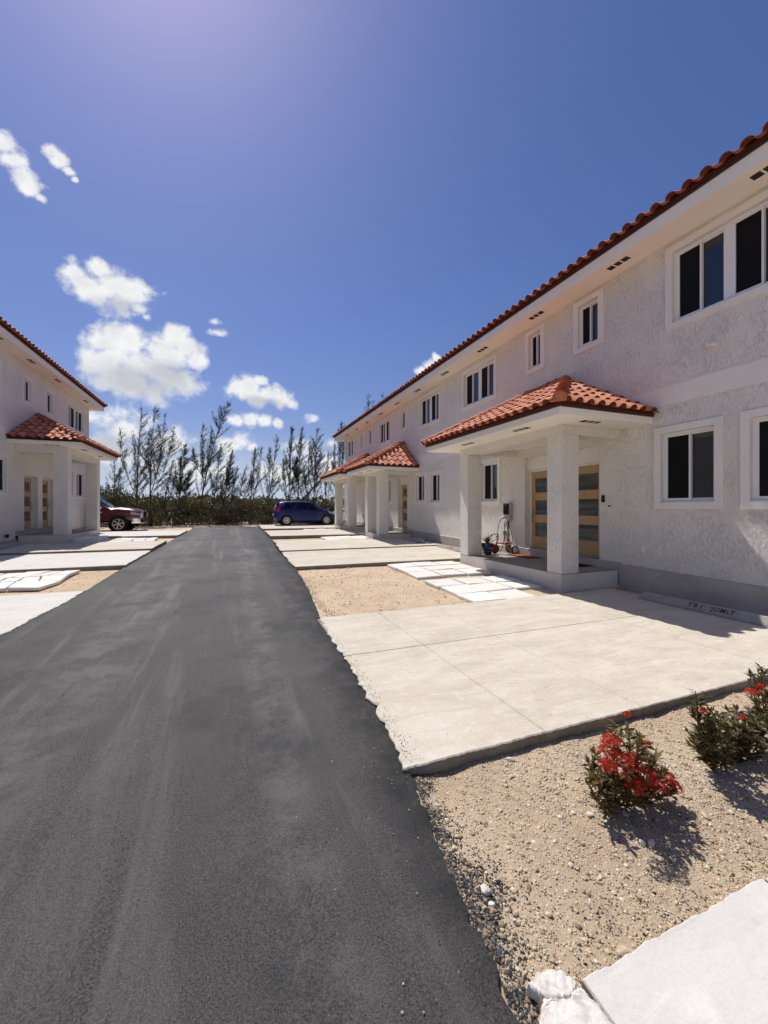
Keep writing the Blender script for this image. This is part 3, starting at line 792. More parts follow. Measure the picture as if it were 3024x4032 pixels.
def caps_along(parent, A, B, up=(0, 0, 1), step=.24, lift=.03):
    A, B = Vector(A), Vector(B); d = (B - A); L = d.length; d.normalize()
    x = d.cross(Vector(up)).normalized(); z = x.cross(d).normalized(); base = root_loc(parent)
    n = int(L / step)
    for k in range(n):
        M = Matrix((x, d, z)).transposed().to_4x4(); M.translation = A + d * (k * step - .03) + z * lift - base
        obj_from('hip_cap', CAP, parent, M @ Matrix.Rotation(random.uniform(-.02, .02), 4, 'Z'))
        if k == 0:      # mortar plug in the open mouth of the lowest cap
            pm = MB(); pm.prism([tuple(M @ Vector((.10 * math.cos(math.pi * i / 8), .012, .10 * math.sin(math.pi * i / 8) + .008))) for i in range(9)] + [tuple(M @ Vector((x_, .012, -.05))) for x_ in (-.10, .10)], tuple(M.to_3x3() @ Vector((0, .05, 0))))
            pm.build('mortar_plug', MT['cap'], parent, world=False)

# ------------------------------------------------------------------ houses
class Facade:
    def __init__(s, X, sgn): s.X = X; s.g = sgn           # sgn -1: outward is -X
    def p(s, u, n, z): return (s.X + s.g * n, u, z)
    def box(s, mb, u0, u1, n0, n1, z0, z1):
        xa, xb = s.X + s.g * n0, s.X + s.g * n1
        mb.box(min(xa, xb), max(xa, xb), u0, u1, z0, z1); return mb
def wall_mesh(F, u0, u1, z0, z1, ops, depth):
    mb = MB()
    us = sorted(set([u0, u1] + [o[0] for o in ops] + [o[1] for o in ops])); zs = sorted(set([z0, z1] + [o[2] for o in ops] + [o[3] for o in ops]))
    for a, b in zip(us, us[1:]):
        for c, d in zip(zs, zs[1:]):
            mu, mz = (a + b) / 2, (c + d) / 2
            if any(o[0] < mu < o[1] and o[2] < mz < o[3] for o in ops): continue
            mb.quad(F.p(a, 0, c), F.p(b, 0, c), F.p(b, 0, d), F.p(a, 0, d))
    for (a, b, c, d, *r) in ops:
        dp = r[0] if r else depth
        mb.quad(F.p(a, 0, c), F.p(a, -dp, c), F.p(a, -dp, d), F.p(a, 0, d)); mb.quad(F.p(b, 0, c), F.p(b, -dp, c), F.p(b, -dp, d), F.p(b, 0, d))
        mb.quad(F.p(a, 0, c), F.p(b, 0, c), F.p(b, -dp, c), F.p(a, -dp, c)); mb.quad(F.p(a, 0, d), F.p(b, 0, d), F.p(b, -dp, d), F.p(a, -dp, d))
    return mb
def window(F, parent, T, pair=False, tw=.115, proud=.03, trim_mat='white'):
    """T: outer edge of the plaster surround (u0,u1,z0,z1)"""
    u0, u1, z0, z1 = T
    a, b, c, d = u0 + tw, u1 - tw, z0 + tw, z1 - tw
    fr = MB(); fw = .045
    for (p, q, r, s) in ((a, b, c, c + fw), (a, b, d - fw, d), (a, a + fw, c + fw, d - fw), (b - fw, b, c + fw, d - fw)):
        F.box(fr, p + .0005, q - .0005, -.125, -.055, r + .0005, s - .0005)
    panes = []
    def slider(p, q):
        m = (p + q) / 2; w = .030
        # inner sash (camera's right, lower u): recessed glass; outer sash (higher u): insect screen in a proud frame
        for (g, h, n0, n1) in ((p, m, -.118, -.088), (m - .03, q, -.084, -.050)):
            for (e, f, r, s) in ((g, g + w, c + fw, d - fw), (h - w, h, c + fw, d - fw), (g + w, h - w, c + fw, c + fw + w), (g + w, h - w, d - fw - w, d - fw)):
                F.box(fr, e + .001, f - .001, n0, n1, r + .001, s - .001)
        panes.append((p + w, m - w, -.104, 'glass')); panes.append((m - .03 + w, q - w, -.068, 'screen'))
    if pair:
        mid = (a + b) / 2; mw = .06
        F.box(fr, mid - mw, mid + mw, -.121, -.048, c + fw + .001, d - fw - .001)
        slider(a + fw, mid - mw); slider(mid + mw, b - fw)
    else: slider(a + fw, b - fw)
    fo = fr.build('window', MT['pvc'], parent)
    for (p, q, n, m) in panes:
        pm = MB(); F.box(pm, p - .006, q + .006, n - .006, n, c + fw + .022, d - fw - .022); pm.build('pane', MT[m], fo)
    tr = MB()
    for (p, q, r, s) in ((u0, u1, z0, z0 + tw), (u0, u1, d, z1), (u0, a, c, d), (b, u1, c, d)):
        F.box(tr, p, q, -.002, proud, r, s)
    tr.build('surround', MT[trim_mat], fo)
    sl = MB(); F.box(sl, a + .001, b - .001, -.055, .006, c - .001, c + .012); sl.build('sill', MT['pvc'], fo)
    return (a, b, c, d, .12)
def door(F, parent, u0, u1, z0, z1, n=-.2, handle=1, zt=None):
    """leaf with three glazed lights; the opening is u0..u1, z0..z1 (z1 = head of the frame)"""
    fw = .05
    fr = MB()
    F.box(fr, u0 + .001, u0 + fw, n - .05, n + .03, z0, z1); F.box(fr, u1 - fw, u1 - .001, n - .05, n + .03, z0, z1); F.box(fr, u0 + fw, u1 - fw, n - .05, n + .03, z1 - fw, z1)
    a, b, c, d = u0 + fw + .004, u1 - fw - .004, z0 + .012, z1 - fw - .004
    st = .115
    lf = MB(); H = d - c
    rails = [(c, c + .30 * H / 2), (c + .685 * H / 2, c + .865 * H / 2), (c + 1.265 * H / 2, c + 1.445 * H / 2), (d - .16 * H / 2, d)]
    F.box(lf, a, a + st, n - .03, n + .012, c, d); F.box(lf, b - st, b, n - .03, n + .012, c, d)
    for (p, q) in rails: F.box(lf, a + st, b - st, n - .03, n + .011, p, q)
    do = lf.build('door', MT['wood'], parent)
    fr.build('door_frame', MT['white'], do)
    for k in range(3):
        pm = MB(); F.box(pm, a + st - .01, b - st + .01, n - .014, n - .004, rails[k][1] - .01, rails[k + 1][0] + .01); pm.build('pane', MT['frost'], do)
        bead = MB(); g0, g1, h0, h1 = a + st, b - st, rails[k][1], rails[k + 1][0]; w = .012
        for (p, q, r, s) in ((g0, g1, h0, h0 + w), (g0, g1, h1 - w, h1), (g0, g0 + w, h0 + w, h1 - w), (g1 - w, g1, h0 + w, h1 - w)): F.box(bead, p + .0006, q - .0006, n - .004, n + .017, r + .0006, s - .0006)
        bead.build('glazing_bead', MT['wood'], do)
    hu = b - st * .5 if handle > 0 else a + st * .5
    hm = MB(); F.box(hm, hu - .025, hu + .025, n + .012, n + .022, c + .80, c + 1.02)
    hm.tube([F.p(hu, n + .022, c + .97), F.p(hu, n + .06, c + .97), F.p(hu, n + .065, c + .93), F.p(hu, n + .065, c + .78), F.p(hu, n + .03, c + .75)], .009, 8)
    F.box(hm, hu - .022, hu + .022, n + .012, n + .03, c + .66, c + .71)
    hm.build('handle', MT['steel'], do)
    if zt:
        tm = MB(); F.box(tm, u0 + .001, u1 - .001, n - .04, n + .10, z1 + .001, zt - .001); tm.build('transom_panel', MT['white'], do)
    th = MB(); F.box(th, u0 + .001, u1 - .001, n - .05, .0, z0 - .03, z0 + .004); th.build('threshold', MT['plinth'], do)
def vent(F, parent, u, n, z, along=True, L=.42, W=.13):
    mb = MB()
    a, b = (L / 2, W / 2) if along else (W / 2, L / 2)
    mb.mi = 0; F.box(mb, u - a, u + a, n - b, n + b, z - .003, z + .004)
    mb.mi = 1
    t = .011
    if along:
        for k in (-1, 1): F.box(mb, u + k * L / 6 - t, u + k * L / 6 + t, n - b, n + b, z - .010, z - .003)
    else:
        for k in (-1, 1): F.box(mb, u - a, u + a, n + k * L / 6 - t, n + k * L / 6 + t, z - .010, z - .003)
    mb.build('soffit_vent', [MT['vent'], MT['soffit']], parent)

def porch(F, root, uA, uB, nF, zb, zfl, zbeam, zsof, eN, eUA, eUB, uP1, uP2, zt, wall_mat, singles=True, colw=.36, cold=.42, drop=.11, vents=True, single_fn=None):
    """porch: base, two columns, beams, soffit, fascia and a hipped tile roof against the wall"""
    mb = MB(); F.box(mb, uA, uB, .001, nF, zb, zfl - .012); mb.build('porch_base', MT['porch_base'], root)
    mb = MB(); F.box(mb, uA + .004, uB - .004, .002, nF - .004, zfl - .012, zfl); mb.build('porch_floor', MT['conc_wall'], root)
    for (a, b) in ((uA, uA + colw), (uB - colw, uB)):
        mb = MB(); F.box(mb, a, b, nF - cold, nF, zfl + .0005, zbeam); mb.build('porch_column', MT[wall_mat], root, bevel=.012)
    bm_ = MB()
    F.box(bm_, uA, uB, nF - cold, nF, zbeam + .0005, zsof)
    F.box(bm_, uA, uA + colw, 0.001, nF - cold, zbeam + .0005, zsof); F.box(bm_, uB - colw, uB, .001, nF - cold, zbeam + .0005, zsof)
    bm_.build('porch_beam', MT[wall_mat], root)
    so = MB(); F.box(so, eUA + .03, eUB - .03, .001, eN - .03, zsof + .001, zsof + .03); so.build('porch_soffit', MT['soffit'], root)
    fa = MB(); h = drop
    F.box(fa, eUA, eUB, eN - .03, eN, zsof - .012, zsof + h); F.box(fa, eUA, eUA + .03, .001, eN - .03, zsof - .012, zsof + h); F.box(fa, eUB - .03, eUB, .001, eN - .03, zsof - .012, zsof + h)
    fa.build('porch_fascia', MT['soffit'], root)
    ed = MB(); z0, z1 = zsof + h + .001, zsof + h + .045; o = .022
    F.box(ed, eUA - o, eUB + o, eN - .02, eN + o, z0, z1); F.box(ed, eUA - o, eUA + .02, .001, eN - .02, z0, z1); F.box(ed, eUB - .02, eUB + o, .001, eN - .02, z0, z1)
    ed.build('drip_edge', MT['edge'], root)
    ze = z1 + .004; n0 = eN + .045; a0, b0 = eUA - .045, eUB + .045
    A, B, C, D = F.p(a0, n0, ze), F.p(b0, n0, ze), F.p(uP2, 0.0, zt), F.p(uP1, 0.0, zt)
    wA, wB = F.p(a0, 0, ze), F.p(b0, 0, ze)
    dk = MB(); dk.poly([A, B, C, D]); dk.poly([wA, A, D]); dk.poly([B, wB, C])
    dk.poly([wA, wB, B, A])
    if uP2 - uP1 < .02: dk = MB(); dk.poly([A, B, D]); dk.poly([wA, A, D]); dk.poly([B, wB, D]); dk.poly([wA, wB, B, A])
    deck = dk.build('porch_roof', MT['closure'], root, fix=False)
    cl = MB(); hh = .055; i_ = .03
    F.box(cl, a0 + i_, b0 - i_, n0 - .05, n0 - i_, ze - .003, ze + hh); F.box(cl, a0 + i_, a0 + .05, .002, n0 - .05, ze - .003, ze + hh); F.box(cl, b0 - .05, b0 - i_, .002, n0 - .05, ze - .003, ze + hh)
    cl.build('eave_mortar', MT['closure'], deck)
    def field(O, P, Q, flip=False, sing=True):
        """O eave start, P eave end, Q: list of further points (in order P->...->O)"""
        O, P = Vector(O), Vector(P); e = (P - O); Lh = e.length; e.normalize()
        q0 = Vector(Q[0]); w = q0 - O; s = (w - e * w.dot(e)).normalized()
        poly = [(0.0, 0.0), (Lh, 0.0)] + [((Vector(q) - O).dot(e), (Vector(q) - O).dot(s)) for q in Q]
        tile_plane(deck, O, e, s, poly, (lambda i, j: sing))
    sg = single_fn or (lambda k: singles)
    if F.g < 0:   # keep e x s pointing up
        field(B, A, [D, C] if uP2 - uP1 >= .02 else [D], sing=sg('front')); field(A, wA, [D], sing=sg('near')); field(wB, B, [C], sing=sg('far'))
    else:
        field(A, B, [C, D] if uP2 - uP1 >= .02 else [D], sing=sg('front')); field(wA, A, [D], sing=sg('near')); field(B, wB, [C], sing=sg('far'))
    caps_along(deck, A, D, lift=.065); caps_along(deck, B, C, lift=.065)
    if uP2 - uP1 > .25: caps_along(deck, F.p(uP1 - .05, .10, zt - .02), F.p(uP2 + .05, .10, zt - .02), lift=.03)
    if vents:
        nm = (nF + eN) / 2; 
        for t in (.28, .68): vent(F, root, eUA + (eUB - eUA) * t, nm, zsof)
        vent(F, root, (eUA + uA) / 2, nF - .35, zsof, along=False)
    return deck

def main_roof(F, root, u0, u1, ov, depth, zs, fh, pitch, singles_range, hip0=True):
    """hipped roof with soffit, fascia and tiles. eave at n=ov"""
    so = MB(); F.box(so, u0 - ov + .03, u1 + ov - .03, .002, ov - .03, zs, zs + .03)
    F.box(so, u1 + .002, u1 + ov - .03, -depth, .002, zs, zs + .03)
    so.build('soffit', MT['soffit'], root)
    fa = MB(); F.box(fa, u0 - ov, u1 + ov, ov - .03, ov, zs - .012, zs + fh); F.box(fa, u1 + ov - .03, u1 + ov, -depth, ov - .03, zs - .012, zs + fh); F.box(fa, u0 - ov, u0 - ov + .03, -depth, ov - .03, zs - .012, zs + fh)
    fa.build('fascia', MT['soffit'], root)
    z0 = zs + fh + .001; z1 = z0 + .05; o = .025
    ed = MB(); F.box(ed, u0 - ov - o, u1 + ov + o, ov - .02, ov + o, z0, z1); F.box(ed, u1 + ov - .02, u1 + ov + o, -depth, ov - .02, z0, z1)
    ed.build('drip_edge', MT['edge'], root)
    ze = z1 + .004; n0 = ov + .05; a0, b0 = u0 - ov - .05, u1 + ov + .05
    half = (depth + 2 * ov) / 2; zr = ze + half * math.tan(pitch); nr = n0 - half
    A, B = F.p(a0, n0, ze), F.p(b0, n0, ze); C, D = F.p(b0 - half, nr, zr), F.p(a0 + half, nr, zr)
    A2, B2 = F.p(a0, n0 - 2 * half, ze), F.p(b0, n0 - 2 * half, ze)
    dk = MB(); dk.poly([A, B, C, D]); dk.poly([A2, B2, C, D]); dk.poly([A, A2, D]); dk.poly([B, B2, C])
    deck = dk.build('roof', MT['closure'], root, fix=False)
    cl = MB(); hh = .06; i_ = .03
    F.box(cl, a0 + i_, b0 - i_, n0 - .05, n0 - i_, ze - .003, ze + hh); F.box(cl, b0 - .05, b0 - i_, n0 - 2 * half + .1, n0 - .05, ze - .003, ze + hh)
    cl.build('eave_mortar', MT['closure'], deck)
    O, P = (B, A) if F.g < 0 else (A, B)
    Q = [D, C] if F.g < 0 else [C, D]
    O, P = Vector(O), Vector(P); e = (P - O).normalized(); w = Vector(Q[0]) - O; s = (w - e * w.dot(e)).normalized()
    poly = [(0, 0), ((P - O).length, 0)] + [((Vector(q) - O).dot(e), (Vector(q) - O).dot(s)) for q in Q]
    def single(i, j):
        u = (O + e * (i * TW)).y
        return j == 0 and singles_range[0] <= u <= singles_range[1]
    tile_plane(deck, O, e, s, poly, single)
    # end slope
    O, P, Q = (Vector(F.p(b0, n0 - 2 * half, ze)), Vector(B), [C]) if F.g < 0 else (Vector(B), Vector(F.p(b0, n0 - 2 * half, ze)), [C])
    e = (P - O).normalized(); w = Vector(C) - O; s = (w - e * w.dot(e)).normalized()
    tile_plane(deck, O, e, s, [(0, 0), ((P - O).length, 0), ((Vector(C) - O).dot(e), (Vector(C) - O).dot(s))], lambda i, j: False)
    caps_along(deck, B, C, lift=.06, step=.33)
    return deck

def house_right():
    F = Facade(7.2, -1)
    root = empty('row_house', (7.2, 12.0, gz(12)))
    tag(root, 'white stucco two-storey row of houses with red tile roofs on the right', 'house')
    U0, U1, ZS = -2.0, 26.2, 6.16
    ops = []
    W = lambda T, pair=False: ops.append(window(F, root, T, pair))
    W((2.92, 4.76, 4.62, 6.08), True); W((.3, 2.1, 4.62, 6.08), True)
    W((6.03, 6.79, 4.93, 6.08)); W((7.69, 8.35, 4.97, 6.08))
    W((9.57, 11.41, 4.72, 6.02), True); W((12.87, 14.67, 4.71, 6.02), True)
    W((15.9, 16.6, 4.96, 6.0)); W((17.72, 19.43, 4.71, 6.0), True); W((20.44, 21.17, 4.95, 6.0)); W((22.03, 22.68, 4.96, 5.98)); W((23.93, 25.5, 4.74, 6.03), True)
    W((2.55, 3.65, 1.49, 2.96)); W((3.88, 4.96, 1.49, 2.95)); W((9.4, 10.42, 1.60, 2.99)); W((12.8, 13.77, 1.62, 2.95)); W((14.05, 15.01, 1.66, 2.99))
    W((17.62, 18.6, 1.68, 3.04)); W((23.6, 24.6, 1.74, 3.04))
    for (a, b, c, zh, zt, h) in ((7.37, 8.39, .46, 2.50, 2.83, 1), (6.13, 7.13, .46, 2.50, 2.83, -1), (15.86, 16.88, .64, 2.62, 2.9, 1), (20.45, 21.45, .70, 2.68, 2.95, 1)):
        door(F, root, a, b, c, zh, -.2, h, zt); ops.append((a, b, c, zt, .2))
    ops += [(-1.2, -.2, 1.49, 2.95, .12)]
    # plinth follows the rising lot
    pt = lambda u: .37 + .0165 * (u - 3.3)
    pl = MB()
    segs = [(U0, 5.64), (9.10, 15.28), (17.14, 19.78), (22.81, U1)]
    for (a, b) in segs:
        lo = gz(max(a, 0)) - .2
        p = [F.p(a, 0.0, lo), F.p(a, .05, lo), F.p(b, 0.0, gz(b) - .2), F.p(b, .05, gz(b) - .2), F.p(a, 0.0, pt(a)), F.p(a, .05, pt(a) - .015), F.p(b, 0.0, pt(b)), F.p(b, .05, pt(b) - .015)]
        pl.hexa(p)
    for (a, b) in ((5.64, 9.10), (15.28, 17.14), (19.78, 22.81)):
        pl.hexa([F.p(a, .0, gz(a)), F.p(a, .07, gz(a)), F.p(b, .0, gz(b)), F.p(b, .07, gz(b)), F.p(a, 0, pt(a) + .02), F.p(a, .07, pt(a) + .01), F.p(b, 0, pt(b) + .02), F.p(b, .07, pt(b) + .01)])
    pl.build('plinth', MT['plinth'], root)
    wl = wall_mesh(F, U0, U1, -.3, ZS + .2, ops, .12); wl.build('wall', MT['stucco'], root)
    ow = MB(); dp = 9.2
    ow.quad(F.p(U1, 0, -.3), F.p(U1, -dp, -.3), F.p(U1, -dp, ZS + .2), F.p(U1, 0, ZS + .2)); ow.quad(F.p(U0, 0, -.3), F.p(U0, -dp, -.3), F.p(U0, -dp, ZS + .2), F.p(U0, 0, ZS + .2)); ow.quad(F.p(U0, -dp, -.3), F.p(U1, -dp, -.3), F.p(U1, -dp, ZS + .2), F.p(U0, -dp, ZS + .2))
    ow.build('outer_wall', MT['stucco'], root)
    # smooth band between the storeys, with a shadow line on its upper edge
    bd = MB(); F.box(bd, U0, U1, .0, .010, 3.33, 3.665); bd.build('storey_band', MT['white'], root)
    bd = MB(); F.box(bd, U0, U1, .0, .020, 3.668, 3.684); bd.build('band_moulding', MT['white'], root)
    main_roof(F, root, U0, U1, .57, 9.2, ZS, .20, R(24), (1.6, 27.2))
    for u in (3.15, 5.43, 7.6, 9.8, 12.0, 14.15, 16.23, 18.27, 20.35, 22.34, 24.32): vent(F, root, u, .33, ZS)
    # porches
    porch(F, root, 5.64, 9.10, 1.52, -.12, .285, 2.88, 3.06, 2.2, 5.0, 9.72, 7.0, 7.72, 4.40, 'stucco')
    porch(F, root, 15.28, 17.14, 1.52, .1, .44, 2.92, 3.06, 2.2, 14.68, 17.75, 16.22, 16.23, 4.38, 'stucco', single_fn=lambda k: k == 'near')
    porch(F, root, 19.78, 22.81, 1.52, .2, .55, 2.98, 3.12, 2.2, 19.15, 23.4, 21.1, 21.5, 4.46, 'stucco', singles=False)
    return F, root
FR, HR = house_right()

def house_left():
    F = Facade(-6.8, 1)
    root = empty('row_house', (-6.8, 18.0, gz(18)))
    tag(root, 'shaded white two-storey house with red tile roofs at the left edge', 'house')
    U0, U1, ZS = 2.0, 24.36, 6.64
    ops = []
    W = lambda T, pair=False: ops.append(window(F, root, T, pair, tw=.09, proud=.012))
    W((14.2, 16.06, 5.02, 6.2), True); W((17.45, 18.15, 5.2, 6.2)); W((19.25, 20.0, 5.2, 6.22)); W((21.5, 23.6, 5.08, 6.28), True)
    W((14.8, 16.45, 1.92, 3.22), True); W((21.15, 22.2, 1.96, 3.28)); W((22.5, 23.66, 1.96, 3.3))
    for (a, b, c, zh, zt) in ((17.55, 18.62, .74, 2.68, 2.72), (19.0, 20.08, .74, 2.68, 2.72)):
        door(F, root, a, b, c, zh, -.2, 1, None); ops.append((a, b, c, zh, .2))
    wall_mesh(F, U0, U1, -.3, ZS + .2, ops, .12).build('wall', MT['stucco_fine'], root)
    ow = MB(); dp = 9.2
    ow.quad(F.p(U1, 0, -.3), F.p(U1, -dp, -.3), F.p(U1, -dp, ZS + .2), F.p(U1, 0, ZS + .2)); ow.quad(F.p(U0, 0, -.3), F.p(U0, -dp, -.3), F.p(U0, -dp, ZS + .2), F.p(U0, 0, ZS + .2)); ow.quad(F.p(U0, -dp, -.3), F.p(U1, -dp, -.3), F.p(U1, -dp, ZS + .2), F.p(U0, -dp, ZS + .2))
    ow.build('outer_wall', MT['stucco_fine'], root)
    pl = MB(); pt = lambda u: .44 + .016 * (u - 15)
    for (a, b) in ((U0, 16.95), (20.6, U1)):
        pl.hexa([F.p(a, 0.0, gz(a) - .2), F.p(a, .05, gz(a) - .2), F.p(b, 0.0, gz(b) - .2), F.p(b, .05, gz(b) - .2), F.p(a, 0.0, pt(a)), F.p(a, .05, pt(a) - .015), F.p(b, 0.0, pt(b)), F.p(b, .05, pt(b) - .015)])
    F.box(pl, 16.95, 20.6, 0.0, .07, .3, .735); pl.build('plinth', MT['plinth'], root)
    bd = MB(); F.box(bd, U0, U1, .0, .010, 3.86, 4.13); bd.build('storey_band', MT['white'], root)
    main_roof(F, root, U0, U1, .52, 9.2, ZS, .19, R(24), (12.0, 25.5))
    for u in (15.2, 17.35, 19.6, 22.9): vent(F, root, u, .28, ZS)
    porch(F, root, 16.95, 20.6, 1.45, .1, .585, 3.42, 3.66, 1.98, 16.42, 21.12, 18.45, 19.1, 4.92, 'stucco_fine')
    mb = MB(); F.box(mb, 17.35, 18.55, 1.452, 2.25, .2, .43); st = mb.build('porch_step', MT['white'], root, bevel=.01)
    return F, root
FL, HL = house_left()

# ------------------------------------------------------------------ wheel stops
def wheel_stop(label, x, y0, y1, z, sgn=-1, text=None, tmat=None, group='concrete wheel stops'):
    root = empty('wheel_stop', (x, (y0 + y1) / 2, z)); tag(root, label, 'wheel stop', group)
    L = (y1 - y0) / 2; mb = MB()
    prof = [(-.085, 0), (-.075, .03), (-.035, .112), (.035, .112), (.075, .03), (.085, 0)]
    rings = []
    for (yy, k, h) in ((-L, 1.0, .25), (-L + .015, 1.0, .5), (-L + .10, 1.0, 1.0), (L - .10, 1.0, 1.0), (L - .015, 1.0, .5), (L, 1.0, .25)):
        rings.append([(px * k, yy, .004 + pz * h) for px, pz in prof])
    mb.loft(rings); mb.build('block', MT['stop'], root, smooth=False, world=False, bevel=.006)
    if text:
        cu = bpy.data.curves.new('lettering', 'FONT'); cu.body = text; cu.size = .085; cu.offset = .0010; cu.extrude = .0006; cu.shear = .25
        cu.align_x = 'CENTER'; cu.align_y = 'CENTER'; cu.space_character = 1.15
        tmp = bpy.data.objects.new('lettering', cu); col.objects.link(tmp)
        me = bpy.data.meshes.new_from_object(tmp.evaluated_get(bpy.context.evaluated_depsgraph_get())); bpy.data.objects.remove(tmp)
        me.materials.clear(); me.materials.append(tmat); t = bpy.data.objects.new('lettering', me); col.objects.link(t); t.parent = root
        a = Vector((sgn * .082, 0, .010)); b = Vector((sgn * .036, 0, .114)); up = (b - a).normalized(); right = Vector((0, sgn, 0)); nrm = right.cross(up)
        M = Matrix((right, up, nrm)).transposed().to_4x4(); mid = (Vector((sgn * .075, 0, .034)) + Vector((sgn * .035, 0, .116))) / 2 + nrm * .0025
        M.translation = mid + Vector((0, -.10 if y1 < 6 else 0, 0)); t.matrix_local = M
    return root
wheel_stop('concrete wheel stop with red stencilled letters under the nearest windows', 6.40, 2.72, 4.66, gz(3) + .002, -1, "T'B (   'JOMLT", MT['stencil'])
wheel_stop('sunlit concrete wheel stop with faded red letters beside the far porch column', 6.66, 10.35, 12.05, gz(11) + .024, -1, 'IK  JOMLT', MT['stencil_pale'])
wheel_stop('concrete wheel stop with one lit end in the shade past the second pair of windows', 6.52, 12.95, 14.75, gz(14) + .058, -1)
wheel_stop('shaded concrete wheel stop in front of the left house wall', -6.32, 14.35, 16.05, gz(15.2) + .088, 1)
wheel_stop('low concrete wheel stop beside the near slab of the third porch', 6.52, 17.5, 19.1, gz(18.3) + .073, -1)

# ------------------------------------------------------------------ things on and beside the porch
def porch_things():
    Z = .286
    # doormats
    for (x0, x1, y0, y1, m, lab) in ((6.70, 7.10, 7.66, 8.50, 'mat_red', 'rust red doormat on the porch floor before the far door'), (6.66, 7.10, 6.18, 6.92, 'mat_dark', 'black doormat on the porch floor before the near door')):
        root = empty('doormat', ((x0 + x1) / 2, (y0 + y1) / 2, Z)); tag(root, lab, 'doormat', 'doormats')
        mb = MB(); mb.box(x0 + .03, x1 - .03, y0 + .03, y1 - .03, Z + .001, Z + .017); mb.build('pile', MT[m], root)
        b = MB()
        for (p, q, r, s) in ((x0, x1, y0, y0 + .03), (x0, x1, y1 - .03, y1), (x0, x0 + .03, y0 + .03, y1 - .03), (x1 - .03, x1, y0 + .03, y1 - .03)): b.box(p, q, r, s, Z + .001, Z + .011)
        b.build('border', MT['rubber'], root)
    # potted spiky plant
    root = empty('potted_plant', (6.33, 8.80, Z)); tag(root, 'spiky plant in a dark blue striped pot on the porch floor', 'potted plant')
    mb = MB(); mb.lathe([(.095, 0), (.10, .01), (.135, .19), (.14, .205), (.165, .21), (.17, .285), (.155, .29), (.15, .26), (.02, .255)], (0, 0, .002), 'Z', 24); mb.build('pot', MT['navy'], root, smooth=True, world=False)
    for z, r in ((.085, .1195), (.175, .136)):
        mb = MB(); mb.lathe([(r - .012, z - .009), (r + .0018, z - .009), (r + .0048, z + .009), (r - .012, z + .009)], (0, 0, .002), 'Z', 24); mb.build('stripe', MT['bluestripe'], root, smooth=True, world=False)
    mb = MB(); mb.lathe([(.0, .262), (.149, .262), (.149, .268), (.0, .275)], (0, 0, .002), 'Z', 20); mb.build('soil', MT['potsoil'], root, world=False)
    r = random.Random(4)
    for k in range(22):
        a = k * 2.4 + r.uniform(-.2, .2); el = R(r.uniform(28, 80)) if k > 4 else R(r.uniform(60, 88)); L = r.uniform(.22, .36); w = .017
        d = Vector((math.cos(a) * math.cos(el), math.sin(a) * math.cos(el), math.sin(el))); sd = d.cross(Vector((0, 0, 1))).normalized(); up = sd.cross(d)
        lf = MB(); rows = []
        for i in range(5):
            t = i / 4; c = Vector((0, 0, .27)) + d * L * t + Vector((0, 0, -.05 * t * t * math.cos(el))); ww = w * (1 - t ** 1.6) * (1 if i else .8)
            rows.append([c - sd * ww + up * ww * .5, c - up * .003, c + sd * ww + up * ww * .5])
        lf.loft(rows, closed=False); lf.build('leaf', MT['agave'], root, world=False)
    # pale pot behind the column
    root = empty('planter', (6.27, 9.16, Z)); tag(root, 'rounded cream pot half hidden behind the porch column', 'planter')
    mb = MB(); mb.lathe([(.07, 0), (.09, .01), (.125, .08), (.13, .15), (.115, .22), (.095, .245), (.09, .235), (.10, .2)], (0, 0, .002), 'Z', 24); mb.build('bowl', MT['ceramic'], root, smooth=True, world=False)
    mb = MB(); mb.lathe([(.10, .243), (.104, .252), (.085, .256), (.082, .244)], (0, 0, .002), 'Z', 24); mb.build('rim', MT['ceramic'], root, smooth=True, world=False)
    # child's tricycle, front wheel towards the lane
    root = empty('tricycle', (6.60, 8.86, Z), R(-12)); tag(root, "red child's tricycle with black handlebar parked on the porch", 'tricycle')
    def wheel(x, y, rad, w, disc, nm):
        c = (x, y, rad + .003); mb = MB()
        mb.lathe([(rad * .72, -w), (rad * .93, -w), (rad, -w * .5), (rad, w * .5), (rad * .93, w), (rad * .72, w), (rad * .72, -w)], c, 'Y', 24, False)
        o = mb.build(nm, MT['rubber'], root, smooth=True, world=False)
        d = MB(); d.lathe([(rad * .16, -w * .75), (rad * .70, -w * .55), (rad * .78, -w * .45), (rad * .78, w * .45), (rad * .70, w * .55), (rad * .16, w * .75)], c, 'Y', 20); d.build('disc', MT[disc], o, smooth=True, world=False)
        h = MB(); h.lathe([(.012, -w * 1.15), (.014, -w), (.014, w), (.012, w * 1.15)], c, 'Y', 10); h.build('hub', MT['black'] if disc == 'redplastic' else MT['greymetal'], o, world=False)
    wheel(0, 0, .125, .018, 'redplastic', 'front_wheel'); wheel(.50, -.17, .105, .018, 'offwhite', 'rear_wheel'); wheel(.50, .17, .105, .018, 'offwhite', 'rear_wheel')
    f = MB()
    f.tube([(.09, 0, .40), (.05, 0, .30), (.045, 0, .27)], .014, 8)
    for s in (-1, 1): f.tube([(.045, s * .03, .27), (0, s * .036, .125)], .010, 8)
    f.box(.02, .07, -.035, .035, .258, .278)
    f.tube([(.05, 0, .29), (.18, 0, .275), (.30, 0, .25), (.37, 0, .17), (.42, 0, .115), (.50, 0, .105)], .017, 8); f.tube([(.30, 0, .265), (.40, 0, .26)], .012, 8)
    f.tube([(.50, -.15, .105), (.50, .15, .105)], .011, 8)
    f.build('frame', MT['red'], root, smooth=True, world=False)
